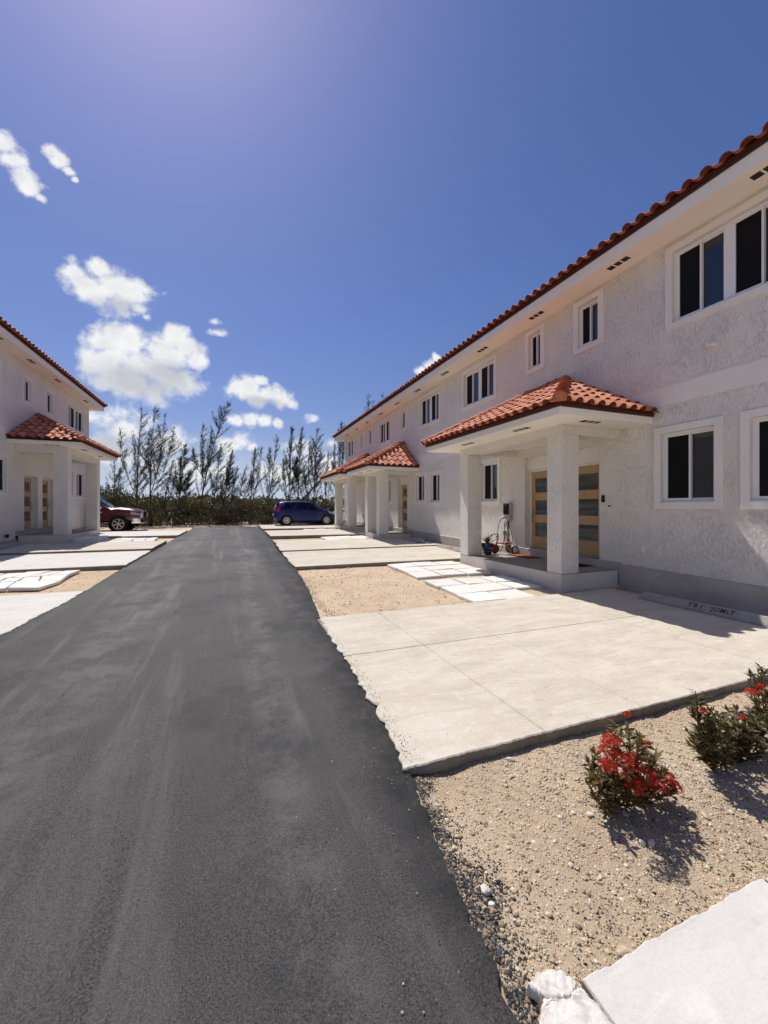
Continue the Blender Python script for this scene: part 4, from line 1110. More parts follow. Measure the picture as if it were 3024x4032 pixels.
    s = MB(); s.hexa([(.30, -.06, .272), (.46, -.085, .272), (.30, .06, .272), (.46, .085, .272), (.30, -.05, .292), (.465, -.08, .305), (.30, .05, .292), (.465, .08, .305)]); s.build('seat', MT['redplastic'], root, world=False, bevel=.006)
    h = MB(); h.tube([(.05, 0, .29), (.10, 0, .38), (.105, 0, .47), (.085, 0, .51)], .010, 8)
    h.tube([(-.03, -.19, .46), (.03, -.15, .515), (.085, -.05, .52), (.085, .05, .52), (.03, .15, .515), (-.03, .19, .46)], .011, 8); h.build('handlebar', MT['black'], root, smooth=True, world=False)
    for s_ in (-1, 1):
        g = MB(); g.tube([(-.045, s_ * .20, .445), (.005, s_ * .168, .495)], .017, 10); g.build('grip', MT['rubber'], root, smooth=True, world=False)
        p = MB(); p.box(-.03, .03, s_ * .05 - .02, s_ * .05 + .02, .07 if s_ < 0 else .165, .085 if s_ < 0 else .18); p.build('pedal', MT['black'], root, world=False)
    pb = MB(); pb.tube([(.50, -.12, .11), (.46, -.10, .42), (.36, -.06, .86), (.36, .06, .86), (.46, .10, .42), (.50, .12, .11)], .008, 8); pb.build('push_bar', MT['black'], root, smooth=True, world=False)
    # car charger on the wall
    F = FR; root = empty('car_charger', F.p(8.98, .0, 1.42)); tag(root, 'grey and black car charger on the porch wall with hanging cable', 'charger')
    mb = MB(); F.box(mb, 8.86, 9.09, .004, .13, 1.30, 1.645); mb.build('casing', MT['grey'], root, bevel=.02)
    mb = MB(); F.box(mb, 8.88, 9.05, .004, .09, 1.17, 1.299); mb.build('cable_box', MT['grey'], root, bevel=.02)
    mb = MB(); F.box(mb, 8.865, 9.085, .131, .152, 1.33, 1.64); mb.build('front_panel', MT['blackgloss'], root, bevel=.012)
    mb = MB(); F.box(mb, 8.93, 9.02, .1525, .154, 1.588, 1.596); mb.build('status_light', MT['grey'], root)
    mb = MB(); F.box(mb, 9.10, 9.17, .004, .05, 1.22, 1.30); mb.tube([F.p(9.135, .03, 1.26), F.p(9.135, .13, 1.24)], .032, 12); mb.build('holster', MT['grey'], root)
    mb = MB(); mb.tube([F.p(9.135, .10, 1.26), F.p(9.15, .17, 1.22), F.p(9.19, .20, 1.12), F.p(9.22, .19, 1.06)], [.026, .028, .021, .017], 10); mb.build('plug', MT['offwhite'], root, smooth=True)
    cb = MB()
    def loop(pts, r=.0095):
        P = [Vector(p) for p in pts]; out = []
        for i in range(len(P) - 1):
            p0, p1, p2, p3 = P[max(i - 1, 0)], P[i], P[i + 1], P[min(i + 2, len(P) - 1)]
            for k in range(6):
                t = k / 6; out.append(.5 * ((2 * p1) + (-p0 + p2) * t + (2 * p0 - 5 * p1 + 4 * p2 - p3) * t * t + (-p0 + 3 * p1 - 3 * p2 + p3) * t ** 3))
        out.append(P[-1]); cb.tube(out, r, 8)
    loop([F.p(9.22, .19, 1.07), F.p(9.30, .17, .85), F.p(9.36, .15, .55), F.p(9.30, .16, .33), F.p(9.14, .16, .36), F.p(9.07, .12, .70), F.p(9.08, .09, 1.0), F.p(9.02, .07, 1.10), F.p(8.98, .06, 1.17)])
    loop([F.p(8.97, .05, 1.18), F.p(8.95, .10, 1.0), F.p(8.86, .12, .80), F.p(8.90, .13, .60), F.p(9.02, .13, .45), F.p(9.06, .11, .75), F.p(9.10, .09, 1.05), F.p(9.12, .06, 1.16)])
    loop([F.p(8.95, .06, 1.18), F.p(8.90, .12, .95), F.p(8.91, .14, .62), F.p(8.84, .16, .32), F.p(8.72, .20, .30)])
    cb.build('cable', MT['black'], root, smooth=True)
    root = empty('outlet_box', F.p(9.17, 0, .81)); tag(root, 'small grey outlet box on the wall behind the tricycle', 'outlet')
    mb = MB(); F.box(mb, 9.13, 9.22, .004, .05, .74, .87); mb.build('box', MT['grey'], root, bevel=.006)
    mb = MB(); F.box(mb, 9.14, 9.21, .0505, .062, .75, .86); mb.build('lid', MT['greymetal'], root)
    # fittings on the wall
    def plate(name, lab, cat, u, z, w, h, m, inner):
        root = empty(name, F.p(u, 0, z)); tag(root, lab, cat)
        mb = MB(); F.box(mb, u - w / 2, u + w / 2, .004, .026, z - h / 2, z + h / 2); mb.build('plate', MT[m], root, bevel=.005)
        mb = MB(); F.box(mb, u - w * .28, u + w * .28, .0262, .031, z - h * .12, z + h * .22); mb.build(inner, MT['pvc' if inner == 'lid' else ('black' if m != 'blackgloss' else 'darkalloy')], root)
    plate('doorbell', 'slim black doorbell on the wall beside the near door', 'doorbell', 6.03, 1.70, .07, .145, 'blackgloss', 'button')
    plate('switch_plate', 'small white switch plate below the black doorbell', 'switch', 5.87, 1.545, .075, .11, 'pvc', 'switch')
    plate('outlet_cover', 'white outlet cover low on the wall below the first windows', 'outlet', 5.16, .735, .075, .115, 'pvc', 'lid')
    plate('outlet_cover', 'white outlet cover low on the wall of the third porch', 'outlet', 22.1, 1.05, .09, .14, 'pvc', 'lid')
    root = empty('wall_fitting', F.p(4.05, 0, 4.12)); tag(root, 'unfinished light fitting sticking out of the upper wall', 'fitting')
    mb = MB(); mb.tube([F.p(4.03, .002, 4.14), F.p(4.03, .05, 4.13), F.p(4.04, .11, 4.10)], [.05, .045, .038], 12); mb.build('stub', MT['stucco'], root, smooth=True)
    mb = MB(); mb.tube([F.p(4.10, .002, 4.09), F.p(4.15, .05, 4.075)], .008, 6); mb.build('wire', MT['offwhite'], root)
    FLs = FL; root = empty('drain_cover', FLs.p(16.2, 0, .62)); tag(root, 'small dark drain outlet low on the left house wall', 'drain')
    mb = MB(); mb.tube([FLs.p(16.2, .052, .62), FLs.p(16.2, .11, .61)], .05, 12); mb.build('pipe', MT['rubber'], root)
    mb = MB(); mb.tube([FLs.p(16.2, .100, .612), FLs.p(16.2, .118, .609)], .062, 12); mb.build('collar', MT['black'], root)
porch_things()

# ------------------------------------------------------------------ vehicles
def catmull(tab, n):
    out = []
    T = [np.array(t, float) for t in tab]
    xs = np.linspace(tab[0][0], tab[-1][0], n)
    X = np.array([t[0] for t in tab])
    for x in xs:
        i = int(np.clip(np.searchsorted(X, x) - 1, 0, len(tab) - 2)); t = (x - X[i]) / (X[i + 1] - X[i])
        m0 = (T[i + 1] - T[max(i - 1, 0)]) / max(X[i + 1] - X[max(i - 1, 0)], 1e-6) * (X[i + 1] - X[i]); m1 = (T[min(i + 2, len(tab) - 1)] - T[i]) / max(X[min(i + 2, len(tab) - 1)] - X[i], 1e-6) * (X[i + 1] - X[i])
        h = (2 * t ** 3 - 3 * t * t + 1) * T[i] + (t ** 3 - 2 * t * t + t) * m0 + (-2 * t ** 3 + 3 * t * t) * T[i + 1] + (t ** 3 - t * t) * m1
        h[0] = x; out.append(h)
    return np.array(out)
def vehicle(name, label, loc, rz, tab, paint, wheels, wr, glass, wind, rear_glass, extras, rim='alloy', spokes=5):
    root = empty(name, loc, rz); tag(root, label, 'car' if 'pickup' not in name else 'pickup truck')
    st = catmull(tab, 64)
    def ring(s):
        x, zb, belt, roof, w, wrf = s
        return [(0, zb), (w * .80, zb), (w * .96, zb + .10), (w, zb + (belt - zb) * .50), (w * .985, zb + (belt - zb) * .86), (w * .945, belt), (wrf, max(roof - .045, belt + .002)), (wrf * .86, roof), (0, roof + .018)]
    def at(x):
        i = int(np.clip((x - st[0][0]) / (st[-1][0] - st[0][0]) * 63, 0, 62.999)); t = (x - st[i][0]) / (st[i + 1][0] - st[i][0]); return st[i] * (1 - t) + st[i + 1] * t
    def S(x, k, side=1):
        r = ring(at(x)); i = int(min(k, 7.999)); t = k - i
        return Vector((x, side * (r[i][0] * (1 - t) + r[i + 1][0] * t), r[i][1] * (1 - t) + r[i + 1][1] * t))
    mb = MB(); rings = []
    for s in st:
        h = ring(s); rings.append([(s[0], y, z) for y, z in h] + [(s[0], -y, z) for y, z in h[-2:0:-1]])
    mb.loft(rings); mb.build('body', paint, root, smooth=True, world=False)
    def patch(nm, m, xa, xb, k0, k1, side, off=.006, xa1=None, xb1=None, nx=8, nk=4, parent=root):
        p = MB(); rows = []
        for j in range(nk + 1):
            t = j / nk; a = xa + ((xa1 if xa1 is not None else xa) - xa) * t; b = xb + ((xb1 if xb1 is not None else xb) - xb) * t; row = []
            for i in range(nx + 1):
                x = a + (b - a) * i / nx; k = k0 + (k1 - k0) * t; q = S(x, k, side); e = 1e-2
                n = (S(x + e, k, side) - S(x - e, k, side)).cross(S(x, min(k + .05, 8), side) - S(x, k - .05, side)) * side
                n.normalize()
                if n.y * side < 0 and abs(n.y) > .05: n = -n
                row.append(q + n * off)
            rows.append(row)
        p.loft(rows, closed=False, caps=False); return p.build(nm, m, parent, smooth=True, world=False, fix=False)
    for (a, b, a1, b1) in glass:
        for s in (-1, 1): patch('side_window', MT['carglass'], a, b, 5.10, 5.93, s, .007, a1, b1)
    def screen(nm, xa, xb):
        p = MB(); rows = []
        for i in range(9):
            x = xa + (xb - xa) * i / 8; row = []
            for k, s in [(6.25, -1), (7, -1), (7.5, -1), (8, 1), (7.5, 1), (7, 1), (6.25, 1)]:
                q = S(x, min(k, 7.99), s); row.append(q + Vector((0.003 if xb > xa else -.003, 0, .008)))
            rows.append(row)
        p.loft(rows, closed=False, caps=False); p.build(nm, MT['carglass'], root, smooth=True, world=False, fix=False)
    screen('windscreen', wind[0], wind[1]); screen('rear_window', rear_glass[0], rear_glass[1])
    for x in wheels:
        for s in (-1, 1):
            w = at(x)[4]
            ar = MB(); ar.lathe([(0.01, -.004), (wr + .055, -.004), (wr + .055, .004), (.01, .004)], (x, s * (w + .003), wr + .01), 'Y', 28); ar.build('wheel_arch', MT['rubber'], root, world=False)
            c = (x, s * (w - .085), wr + .004)
            t = MB(); t.lathe([(wr * .66, -.10), (wr * .93, -.10), (wr, -.07), (wr, .07), (wr * .93, .10), (wr * .66, .10)], c, 'Y', 28); wo = t.build('wheel', MT['rubber'], root, smooth=True, world=False)
            d = MB(); yo = c[1] + s * .098
            d.lathe([(.01, -.02), (wr * .67, -.02), (wr * .67, .004), (.01, .0)] if s > 0 else [(.01, .02), (wr * .67, .02), (wr * .67, -.004), (.01, 0)], (x, yo, c[2]), 'Y', 24); d.build('rim_back', MT['darkalloy'], wo, world=False)
            rm = MB()
            for k in range(spokes):
                a = 2 * math.pi * k / spokes + .3; ca, sa = math.cos(a), math.sin(a); pw = wr * (.11 if spokes > 6 else .15)
                q = []
                for (rr, ww) in ((wr * .12, pw * .8), (wr * .64, pw)):
                    for y in (yo + s * .006, yo + s * .022):
                        for e in (-1, 1): q.append((x + ca * rr - sa * e * ww * .5, y, c[2] + sa * rr + ca * e * ww * .5))
                rm.hexa([q[0], q[1], q[2], q[3], q[4], q[5], q[6], q[7]])
            seg = 24; R1 = []
            for (rr, y) in ((wr * .61, yo + s * .004), (wr * .61, yo + s * .024), (wr * .68, yo + s * .024), (wr * .68, yo + s * .004)): R1.append([(x + rr * math.cos(2 * math.pi * k / seg), y, c[2] + rr * math.sin(2 * math.pi * k / seg)) for k in range(seg)])
            rm.loft(R1 + [R1[0]], True, False); rm.lathe([(.01, .0), (wr * .16, .0), (wr * .14, s * .03), (.01, s * .032)], (x, yo, c[2]), 'Y', 12)
            rm.build('rim', MT[rim], wo, world=False)
    extras(root, patch, S)
    return root
HATCH = [(0.00, .46, .72, .80, .62, .50), (0.05, .36, .92, 1.00, .78, .64), (0.18, .28, 1.00, 1.30, .83, .60), (0.42, .22, 1.03, 1.46, .845, .585), (1.2, .19, 1.00, 1.52, .85, .60), (1.9, .19, .97, 1.51, .85, .60), (2.35, .19, .955, 1.44, .85, .585), (2.75, .19, .945, 1.22, .85, .63), (3.15, .19, .94, .985, .845, .70), (3.5, .2, .87, .91, .83, .64), (3.8, .24, .74, .78, .76, .54), (3.94, .30, .60, .63, .64, .44), (4.0, .36, .50, .52, .50, .34)]
def hatch_extras(root, patch, S):
    for s in (-1, 1):
        patch('headlight', MT['lamp'], 3.42, 3.84, 3.9, 5.6, s, .006, 3.25, 3.80)
        patch('tail_light', MT['tail'], .05, .30, 3.9, 5.5, s, .006, .10, .36)
        for x in (1.05, 2.02, 3.0): patch('door_seam', MT['black'], x, x + .012, 2.2, 5.0, s, .003, nx=1)
        patch('belt_trim', MT['black'], .55, 3.05, 4.97, 5.07, s, .006)
        for x in (1.15, 2.15): patch('door_handle', MT['black'], x, x + .15, 4.45, 4.62, s, .02, nx=2, nk=1)
        m = MB(); p = S(2.72, 5.1, s); m.hexa([(p.x - .02, p.y + s * .03, p.z), (p.x + .09, p.y + s * .03, p.z + .01), (p.x - .02, p.y + s * .19, p.z + .02), (p.x + .06, p.y + s * .19, p.z + .03), (p.x - .02, p.y + s * .03, p.z + .10), (p.x + .06, p.y + s * .03, p.z + .10), (p.x - .02, p.y + s * .19, p.z + .12), (p.x + .04, p.y + s * .19, p.z + .11)]); m.build('mirror', MT['black'], root, world=False, bevel=.01)
    m = MB(); m.hexa([(-.02, -.52, 1.36), (.30, -.56, 1.43), (-.02, .52, 1.36), (.30, .56, 1.43), (-.03, -.50, 1.39), (.30, -.55, 1.475), (-.03, .50, 1.39), (.30, .55, 1.475)]); m.build('spoiler', MT['black'], root, world=False, bevel=.01)
    m = MB(); m.box(-.012, .02, -.26, .26, .60, .72); m.build('number_plate', MT['offwhite'], root, world=False)
    m = MB(); m.box(3.93, 4.012, -.36, .36, .33, .47); m.build('grille', MT['black'], root, world=False, bevel=.01)
gl = [(.62, 1.02, .62, .98), (1.10, 1.98, 1.04, 1.94), (2.04, 2.86, 2.00, 2.36)]
vehicle('hatchback_car', 'dark blue hatchback parked across the lane beyond the third porch', (2.49, 26.04, gz(26) + .052), 0, HATCH, MT['bluepaint'], (.72, 3.25), .305, gl, (2.42, 3.10), (.30, .10), hatch_extras, 'alloy', 9)
vehicle('hatchback_car', 'white car mostly hidden behind the columns of the third porch', (10.3, 28.5, gz(28) - .07), math.pi, HATCH, MT['whitepaint'], (.72, 3.25), .305, gl, (2.42, 3.10), (.30, .10), hatch_extras, 'alloy', 5)
TRUCK = [(0, .62, 1.20, 1.22, .94, .86), (.1, .52, 1.28, 1.30, .99, .91), (1.70, .48, 1.28, 1.30, 1.0, .92), (1.82, .48, 1.28, 1.84, 1.0, .72), (2.1, .46, 1.27, 1.94, 1.0, .72), (3.2, .46, 1.24, 1.95, 1.0, .72), (3.55, .46, 1.23, 1.87, 1.0, .71), (4.0, .46, 1.21, 1.54, 1.0, .78), (4.40, .46, 1.18, 1.27, 1.0, .86), (4.9, .48, 1.10, 1.24, 1.0, .84), (5.45, .50, 1.02, 1.17, .985, .80), (5.70, .52, .95, 1.08, .95, .76), (5.79, .55, .90, 1.0, .90, .70)]
def truck_extras(root, patch, S):
    for s in (-1, 1):
        patch('headlight', MT['lamp'], 5.36, 5.76, 3.75, 4.85, s, .010)
        patch('turn_signal', MT['amber'], 5.38, 5.46, 3.55, 3.75, s, .010)
        patch('tail_light', MT['tail'], .01, .14, 3.3, 4.8, s, .008)
        for x in (1.76, 2.9, 4.15): patch('door_seam', MT['black'], x, x + .014, 2.2, 5.0, s, .003, nx=1)
        patch('door_handle', MT['chrome'], 3.0, 3.2, 4.2, 4.36, s, .025, nx=2, nk=1); patch('door_handle', MT['chrome'], 1.9, 2.1, 4.2, 4.36, s, .025, nx=2, nk=1)
        patch('fender_badge', MT['chrome'], 3.95, 4.13, 3.55, 3.68, s, .008, nx=2, nk=1)
        b = MB(); b.tube([(2.0, s * .98, .44), (4.2, s * .98, .44)], .045, 8); b.build('side_step', MT['chrome'], root, world=False, smooth=True)
        m = MB(); p = S(3.98, 5.0, s); m.hexa([(p.x - .02, p.y + s * .04, p.z + .02), (p.x + .10, p.y + s * .04, p.z + .02), (p.x - .02, p.y + s * .26, p.z + .04), (p.x + .07, p.y + s * .26, p.z + .04), (p.x - .02, p.y + s * .04, p.z + .20), (p.x + .08, p.y + s * .04, p.z + .20), (p.x - .02, p.y + s * .26, p.z + .24), (p.x + .05, p.y + s * .26, p.z + .23)]); m.build('mirror', MT['chrome'], root, world=False, bevel=.015)
    # front bumper wraps round the corners
    b = MB(); rr = []
    for (x, y) in ((5.42, -1.0), (5.62, -1.005), (5.80, -.93), (5.88, -.6), (5.90, 0), (5.88, .6), (5.80, .93), (5.62, 1.005), (5.42, 1.0)):
        c = Vector((5.3, 0, 0)); d = (Vector((x, y, 0)) - c).normalized() * .06
        rr.append([(x - d.x, y - d.y, .40), (x, y, .42), (x + d.x * .2, y + d.y * .2, .54), (x, y, .68), (x - d.x, y - d.y, .70)])
    b.loft(rr, True, True); b.build('front_bumper', MT['chrome'], root, world=False, smooth=True)
    for s in (-1, 1):
        m = MB(); m.lathe([(.01, -.012), (.075, -.012), (.075, .012), (.01, .012)], (5.87, s * .66, .53), 'X', 14); m.build('fog_light', MT['blackgloss'], root, world=False)
    g = MB(); g.box(5.76, 5.85, -.56, .56, .70, 1.00); g.build('grille', MT['blackgloss'], root, world=False, bevel=.02)
    g = MB()
    for (y0, y1, z0, z1) in ((-.60, .60, .985, 1.02), (-.60, .60, .685, .715), (-.60, -.56, .715, .985), (.56, .60, .715, .985), (-.56, .56, .845, .865)): g.box(5.77, 5.87, y0, y1, z0, z1)
    g.build('grille_surround', MT['chrome'], root, world=False)
    r = MB(); r.box(-.10, .05, -.92, .92, .50, .70); r.build('rear_bumper', MT['chrome'], root, world=False, bevel=.02)
gl2 = [(1.95, 2.82, 1.98, 2.80), (2.92, 4.0, 2.90, 3.52)]
vehicle('pickup_truck', 'dark red pickup truck with chrome bumper nosing out behind the left house', (-5.40 - 4.83, 24.82, gz(24) - .075), 0, TRUCK, MT['redpaint'], (1.25, 4.83), .395, gl2, (3.62, 4.34), (1.84, 1.72), truck_extras, 'alloy', 6)

# ------------------------------------------------------------------ vegetation
def quads_from(C, D, Wd, L, W):
    """leaf quads: base C, direction D, width direction Wd, length L, width W (arrays)"""
    n = len(C); L = L[:, None]; W = W[:, None]
    V = np.empty((n, 4, 3)); V[:, 0] = C; V[:, 1] = C + D * L * .5 + Wd * W * .5; V[:, 2] = C + D * L; V[:, 3] = C + D * L * .5 - Wd * W * .5
    return V.reshape(-1, 3), np.arange(n * 4).reshape(-1, 4)
def unit(a): return a / np.maximum(np.linalg.norm(a, axis=1, keepdims=True), 1e-9)
def casuarina(label, bx, by, tops, seed, dens=1.0, spread=1.0, lean=.25):
    r = np.random.default_rng(seed); z0 = gz(by) - .08
    root = empty('casuarina_tree', (bx, by, z0)); tag(root, label, 'tree', 'casuarina trees along the fence')
    tk = MB(); C, D, L, W = [], [], [], []
    main = None
    for q, (tx, tz) in enumerate(tops):
        H = tz - z0
        if q == 0: s = np.array([0, 0, 0.]); h0 = 0.0
        else:
            f = r.uniform(.22, .4); s = main(f); h0 = f
        e = np.array([tx - bx, r.uniform(-.4, .4), H]); bow = np.array([r.uniform(-.2, .2) - .10 * (tx - bx), r.uniform(-.2, .2), 0])
        if q: bow = np.array([(e[0] - s[0]) * .22, 0, -.2])
        fn = lambda t, s=s, e=e, bow=bow: s + (e - s) * t + bow * math.sin(math.pi * min(t, 1)) * .9 + np.array([.22 * max(0, t - .7) ** 2 * H * .3, 0, 0])
        if q == 0: main = fn
        n = 12; rad = [max(.005, (.026 + .0045 * H) * (1 - i / n) ** .9 * (1 if q == 0 else .55)) for i in range(n + 1)]
        tk.tube([tuple(fn(i / n)) for i in range(n + 1)], rad, 6)
        length = np.linalg.norm(e - s)
        nb = int((30 if q == 0 else 22) * dens * max(.6, length / 6))
        for b in range(nb):
            t = r.uniform(.16 if q == 0 else .10, 1.0) ** .9; p = fn(t); tn = fn(min(t + .03, 1.0)) - fn(max(t - .03, 0)); tn = tn / np.linalg.norm(tn)
            az = r.uniform(0, 2 * math.pi); el = r.uniform(.25, .85)
            d = np.array([math.cos(az) * math.cos(el) + lean * .5, math.sin(az) * math.cos(el), math.sin(el)]) ; d = d + tn * .35; d /= np.linalg.norm(d)
            bl = (r.uniform(.35, 1.0) * (1 - t) ** .8 * (.36 * length) * spread + .12)
            m = max(3, int(bl / .16)); pts = []
            for i in range(m + 1):
                u = i / m; pts.append(p + d * bl * u + np.array([lean * .25 * u * u * bl, 0, .28 * u * u * bl]))
            tk.tube([tuple(x) for x in pts], [max(.003, .009 * (1 - i / m) + .003) for i in range(m + 1)], 4, caps=False)
            k = int(max(8, bl * 100 * dens)); u = r.uniform(.12, 1.05, k)[:, None]
            cc = p + d * bl * u + np.stack([lean * .25 * u[:, 0] ** 2 * bl, 0 * u[:, 0], .28 * u[:, 0] ** 2 * bl], 1) + r.normal(0, .035, (k, 3))
            dd = unit(d + np.array([.15, 0, .35]) + r.normal(0, .55, (k, 3)))
            C.append(cc); D.append(dd); L.append(r.uniform(.10, .26, k)); W.append(r.uniform(.012, .028, k))
        # plume of needles round the leader itself
        k = int(170 * dens); t = r.uniform(.5, 1.02, k); cc = np.array([fn(x) for x in t]) + r.normal(0, 1, (k, 3)) * (.02 + .12 * (1.02 - t))[:, None]; tn = (e - s) / length
        dd = unit(tn + r.normal(0, .42, (k, 3)) + np.array([lean * .3, 0, .3])); C.append(cc); D.append(dd); L.append(r.uniform(.16, .34, k)); W.append(r.uniform(.016, .034, k))
    C, D, L, W = np.concatenate(C), np.concatenate(D), np.concatenate(L), np.concatenate(W)
    Wd = unit(np.cross(D, r.normal(0, 1, D.shape)))
    V, F = quads_from(C, D, Wd, L, W)
    colr = np.repeat(r.uniform(0, 1, len(C)), 4)[:, None] * np.ones(3)
    tk.build('trunk', MT['bark'], root, smooth=True, world=False, fix=False)
    np_mesh('crown', V, F, MT['needle'], root, colr)
def trees():
    T = [
     ('small slender casuarina tree standing nearest the left house corner', -7.4, 30.6, [(-7.2, 5.0), (-6.8, 4.0)], 1, .8),
     ('tall casuarina tree with a long left branch, right of the left house', -5.80, 30.2, [(-5.55, 7.9), (-6.75, 6.5), (-5.1, 6.3)], 2, 1.0),
     ('tall many-stemmed casuarina tree, second of the tall left pair', -5.05, 30.4, [(-4.80, 8.0), (-4.30, 7.8), (-3.78, 6.9), (-4.45, 5.6)], 3, 1.0),
     ('short leaning casuarina tree between the tall left pair and the bushy one', -4.55, 30.8, [(-3.85, 4.7), (-3.6, 4.0)], 4, 1.0),
     ('dense bushy-topped casuarina tree of middle height left of the leaning one', -3.55, 30.3, [(-3.02, 5.75), (-3.3, 4.9), (-2.75, 3.9)], 5, 1.5),
     ('tallest casuarina tree whose long top leans far to the right', -2.2, 30.2, [(-.28, 8.85), (-1.88, 7.15), (-2.45, 5.5)], 6, 1.15),
     ('two-stemmed casuarina tree right of the tall leaning one', -1.45, 30.7, [(-.74, 5.95), (-.02, 5.5)], 7, 1.1),
     ('thin leafy casuarina tree with a lean, just left of the lane middle', -.9, 31.0, [(.02, 5.45), (-.3, 4.4)], 8, 1.0),
     ('lowest casuarina tree above the end of the lane', -.05, 30.4, [(.36, 4.35), (.1, 3.6)], 9, .8),
     ('low upright casuarina tree over the right end of the lane', .50, 30.6, [(.98, 4.55), (1.3, 4.0)], 10, .9),
     ('forked casuarina tree between the lane end and the blue car', 1.25, 30.3, [(1.56, 5.65), (2.0, 5.85)], 11, 1.0),
     ('thin casuarina tree with a tall right-leaning stem left of the blue car', 2.25, 30.5, [(3.15, 6.75), (2.62, 5.9)], 12, .95),
     ('tall pointed casuarina tree above the rear of the blue car', 3.85, 30.2, [(4.22, 7.45), (3.6, 5.0), (4.6, 5.2)], 13, 1.25),
     ('tall pointed casuarina tree above the roof of the blue car', 4.75, 30.4, [(5.0, 7.5), (4.6, 5.3)], 14, 1.2),
     ('thin casuarina tree squeezed between two tall pointed ones', 5.35, 30.9, [(5.65, 6.45), (5.3, 4.6)], 15, 1.0),
     ('tall pointed casuarina tree above the nose of the blue car', 5.85, 30.3, [(6.12, 7.55), (6.45, 5.9)], 16, 1.25),
     ('low casuarina tree beside the third porch roof', 6.95, 30.5, [(7.12, 5.85), (7.45, 4.9)], 17, .9),
     ('tall casuarina tree rising behind the far roof corner of the right house', 7.75, 30.6, [(8.05, 8.15), (7.5, 6.4), (8.4, 6.9)], 18, 1.15),
     ('casuarina tree top peeking over the right house roof, left one', 10.3, 31.2, [(10.55, 10.7), (10.95, 10.2)], 19, .8),
     ('casuarina tree top peeking over the right house roof, right one', 11.6, 31.4, [(11.85, 11.0), (11.5, 10.2)], 20, .8),
    ]
    for t in T: casuarina(*t[:5], dens=t[5] * .88, lean=.55)
trees()

def leaf_cloud(r, c, rad, n, size):
    """random leaf quads through a squashed ball"""
    d = unit(r.normal(0, 1, (n, 3))); q = r.uniform(.35, 1.0, n)[:, None] ** .5
    P = np.array(c) + d * q * np.array(rad)
    D = unit(d * .6 + r.normal(0, .8, (n, 3)) + np.array([0, 0, .25])); Wd = unit(np.cross(D, r.normal(0, 1, (n, 3))))
    return P, D, Wd, r.uniform(.6, 1.4, n) * size, r.uniform(.35, .7, n) * size
def scrub():
    r = np.random.default_rng(5); parts = []; shade = []
    def row(y0, y1, x0, x1, n, htop, size, leaves, hvar=.3):
        for k in range(n):
            x = r.uniform(x0, x1); y = r.uniform(y0, y1); h = htop(x) * r.uniform(1 - hvar, 1.0); g = gz(30) - .08
            zc = g + h * .52; a = leaf_cloud(r, (x, y, zc), (r.uniform(.6, 1.1) * size * 7, r.uniform(.5, .9) * size * 7, h * .5), leaves, size)
            parts.append(a); shade.append(np.full(leaves, r.uniform(0, .7)) + r.uniform(0, .3, leaves))
    top = lambda x: 3.1 - .25 * (x + 8) if x < -5.5 else (2.25 if x < -3 else 1.95)
    row(30.9, 33.0, -15, -5, 56, lambda x: max(1.8, top(x)), .13, 460)
    row(31.2, 34.0, -6, 14, 110, lambda x: min(top(x), 2.0), .13, 460, .25)
    row(29.75, 30.9, -13, 12, 150, lambda x: .95, .09, 230, .6)
    row(35, 40, -24, 22, 70, lambda x: 2.2 + .2 * math.sin(x), .17, 330)
    row(44, 60, -50, 50, 110, lambda x: 2.7, .30, 240)
    row(80, 130, -130, 140, 150, lambda x: 4.2, .75, 180)
    row(170, 260, -300, 320, 150, lambda x: 6.4, 1.8, 140)
    P = [np.concatenate([p[i] for p in parts]) for i in range(5)]
    V, F = quads_from(*P); c = np.repeat(np.concatenate(shade), 4)[:, None] * np.ones(3)
    o = np_mesh('scrub', V, F, MT['scrub'], None, c); tag(o, 'dark green scrub growing thick behind the wire fence', 'scrub', kind='stuff')
scrub()

# ------------------------------------------------------------------ chain link fence
def fence():
    y = 29.55; g = gz(29) - .08; x0, x1 = -15.2, 13.6; h = 1.13
    root = empty('chain_link_fence', (-.8, y, g)); tag(root, 'rusty chain link fence across the end of the lane', 'fence')
    xs = [-15.2, -12.6, -10.0, -7.6, -5.0, -2.47, .1, 2.7, 5.3, 7.9, 10.6, 13.6]
    for x in xs:
        mb = MB(); mb.tube([(x, y, g - .2), (x, y, g + h)], .03, 10); mb.build('post', MT['rustwire'], root, smooth=True)
    for a, b in zip(xs, xs[1:]):
        mb = MB(); mb.tube([(a + .02, y - .032, g + h - .05), (b - .02, y - .032, g + h - .05)], .018, 8); mb.build('rail', MT['rustwire'], root)
    # the woven wire: thin crossed strands
    V = []; F = []; w = .0013; sp = .075; H = h - .08
    n = int((x1 - x0) / sp)
    for i in range(n):
        for s in (-1, 1):
            a = x0 + i * sp; b = a + s * H
            if b < x0 or b > x1: continue
            o = len(V); V += [(a - w, y + .035 + s * .003, g + .02), (a + w, y + .035 + s * .003, g + .02), (b + w, y + .035 + s * .003, g + .02 + H), (b - w, y + .035 + s * .003, g + .02 + H)]; F.append((o, o + 1, o + 2, o + 3))
    off = Vector(root.location); V = np.array(V) - np.array(off)
    o = np_mesh('wire_mesh', V, np.array(F), MT['rustwire'], root); o['kind'] = 'stuff'
    s = empty('wooden_stake', (-3.62, 28.95, g)); tag(s, 'short pale stake in the ground before the fence, left of the lane', 'stake')
    mb = MB(); mb.box(-.025, .025, -.02, .02, -.1, .50); mb.build('shaft', MT['offwhite'], s, world=False)
    mb = MB(); mb.loft([[(-.025, -.02, .501), (.025, -.02, .501), (.025, .02, .501), (-.025, .02, .501)], [(-.006, -.005, .56), (.006, -.005, .56), (.006, .005, .56), (-.006, .005, .56)]]); mb.build('tip', MT['offwhite'], s, world=False)
fence()

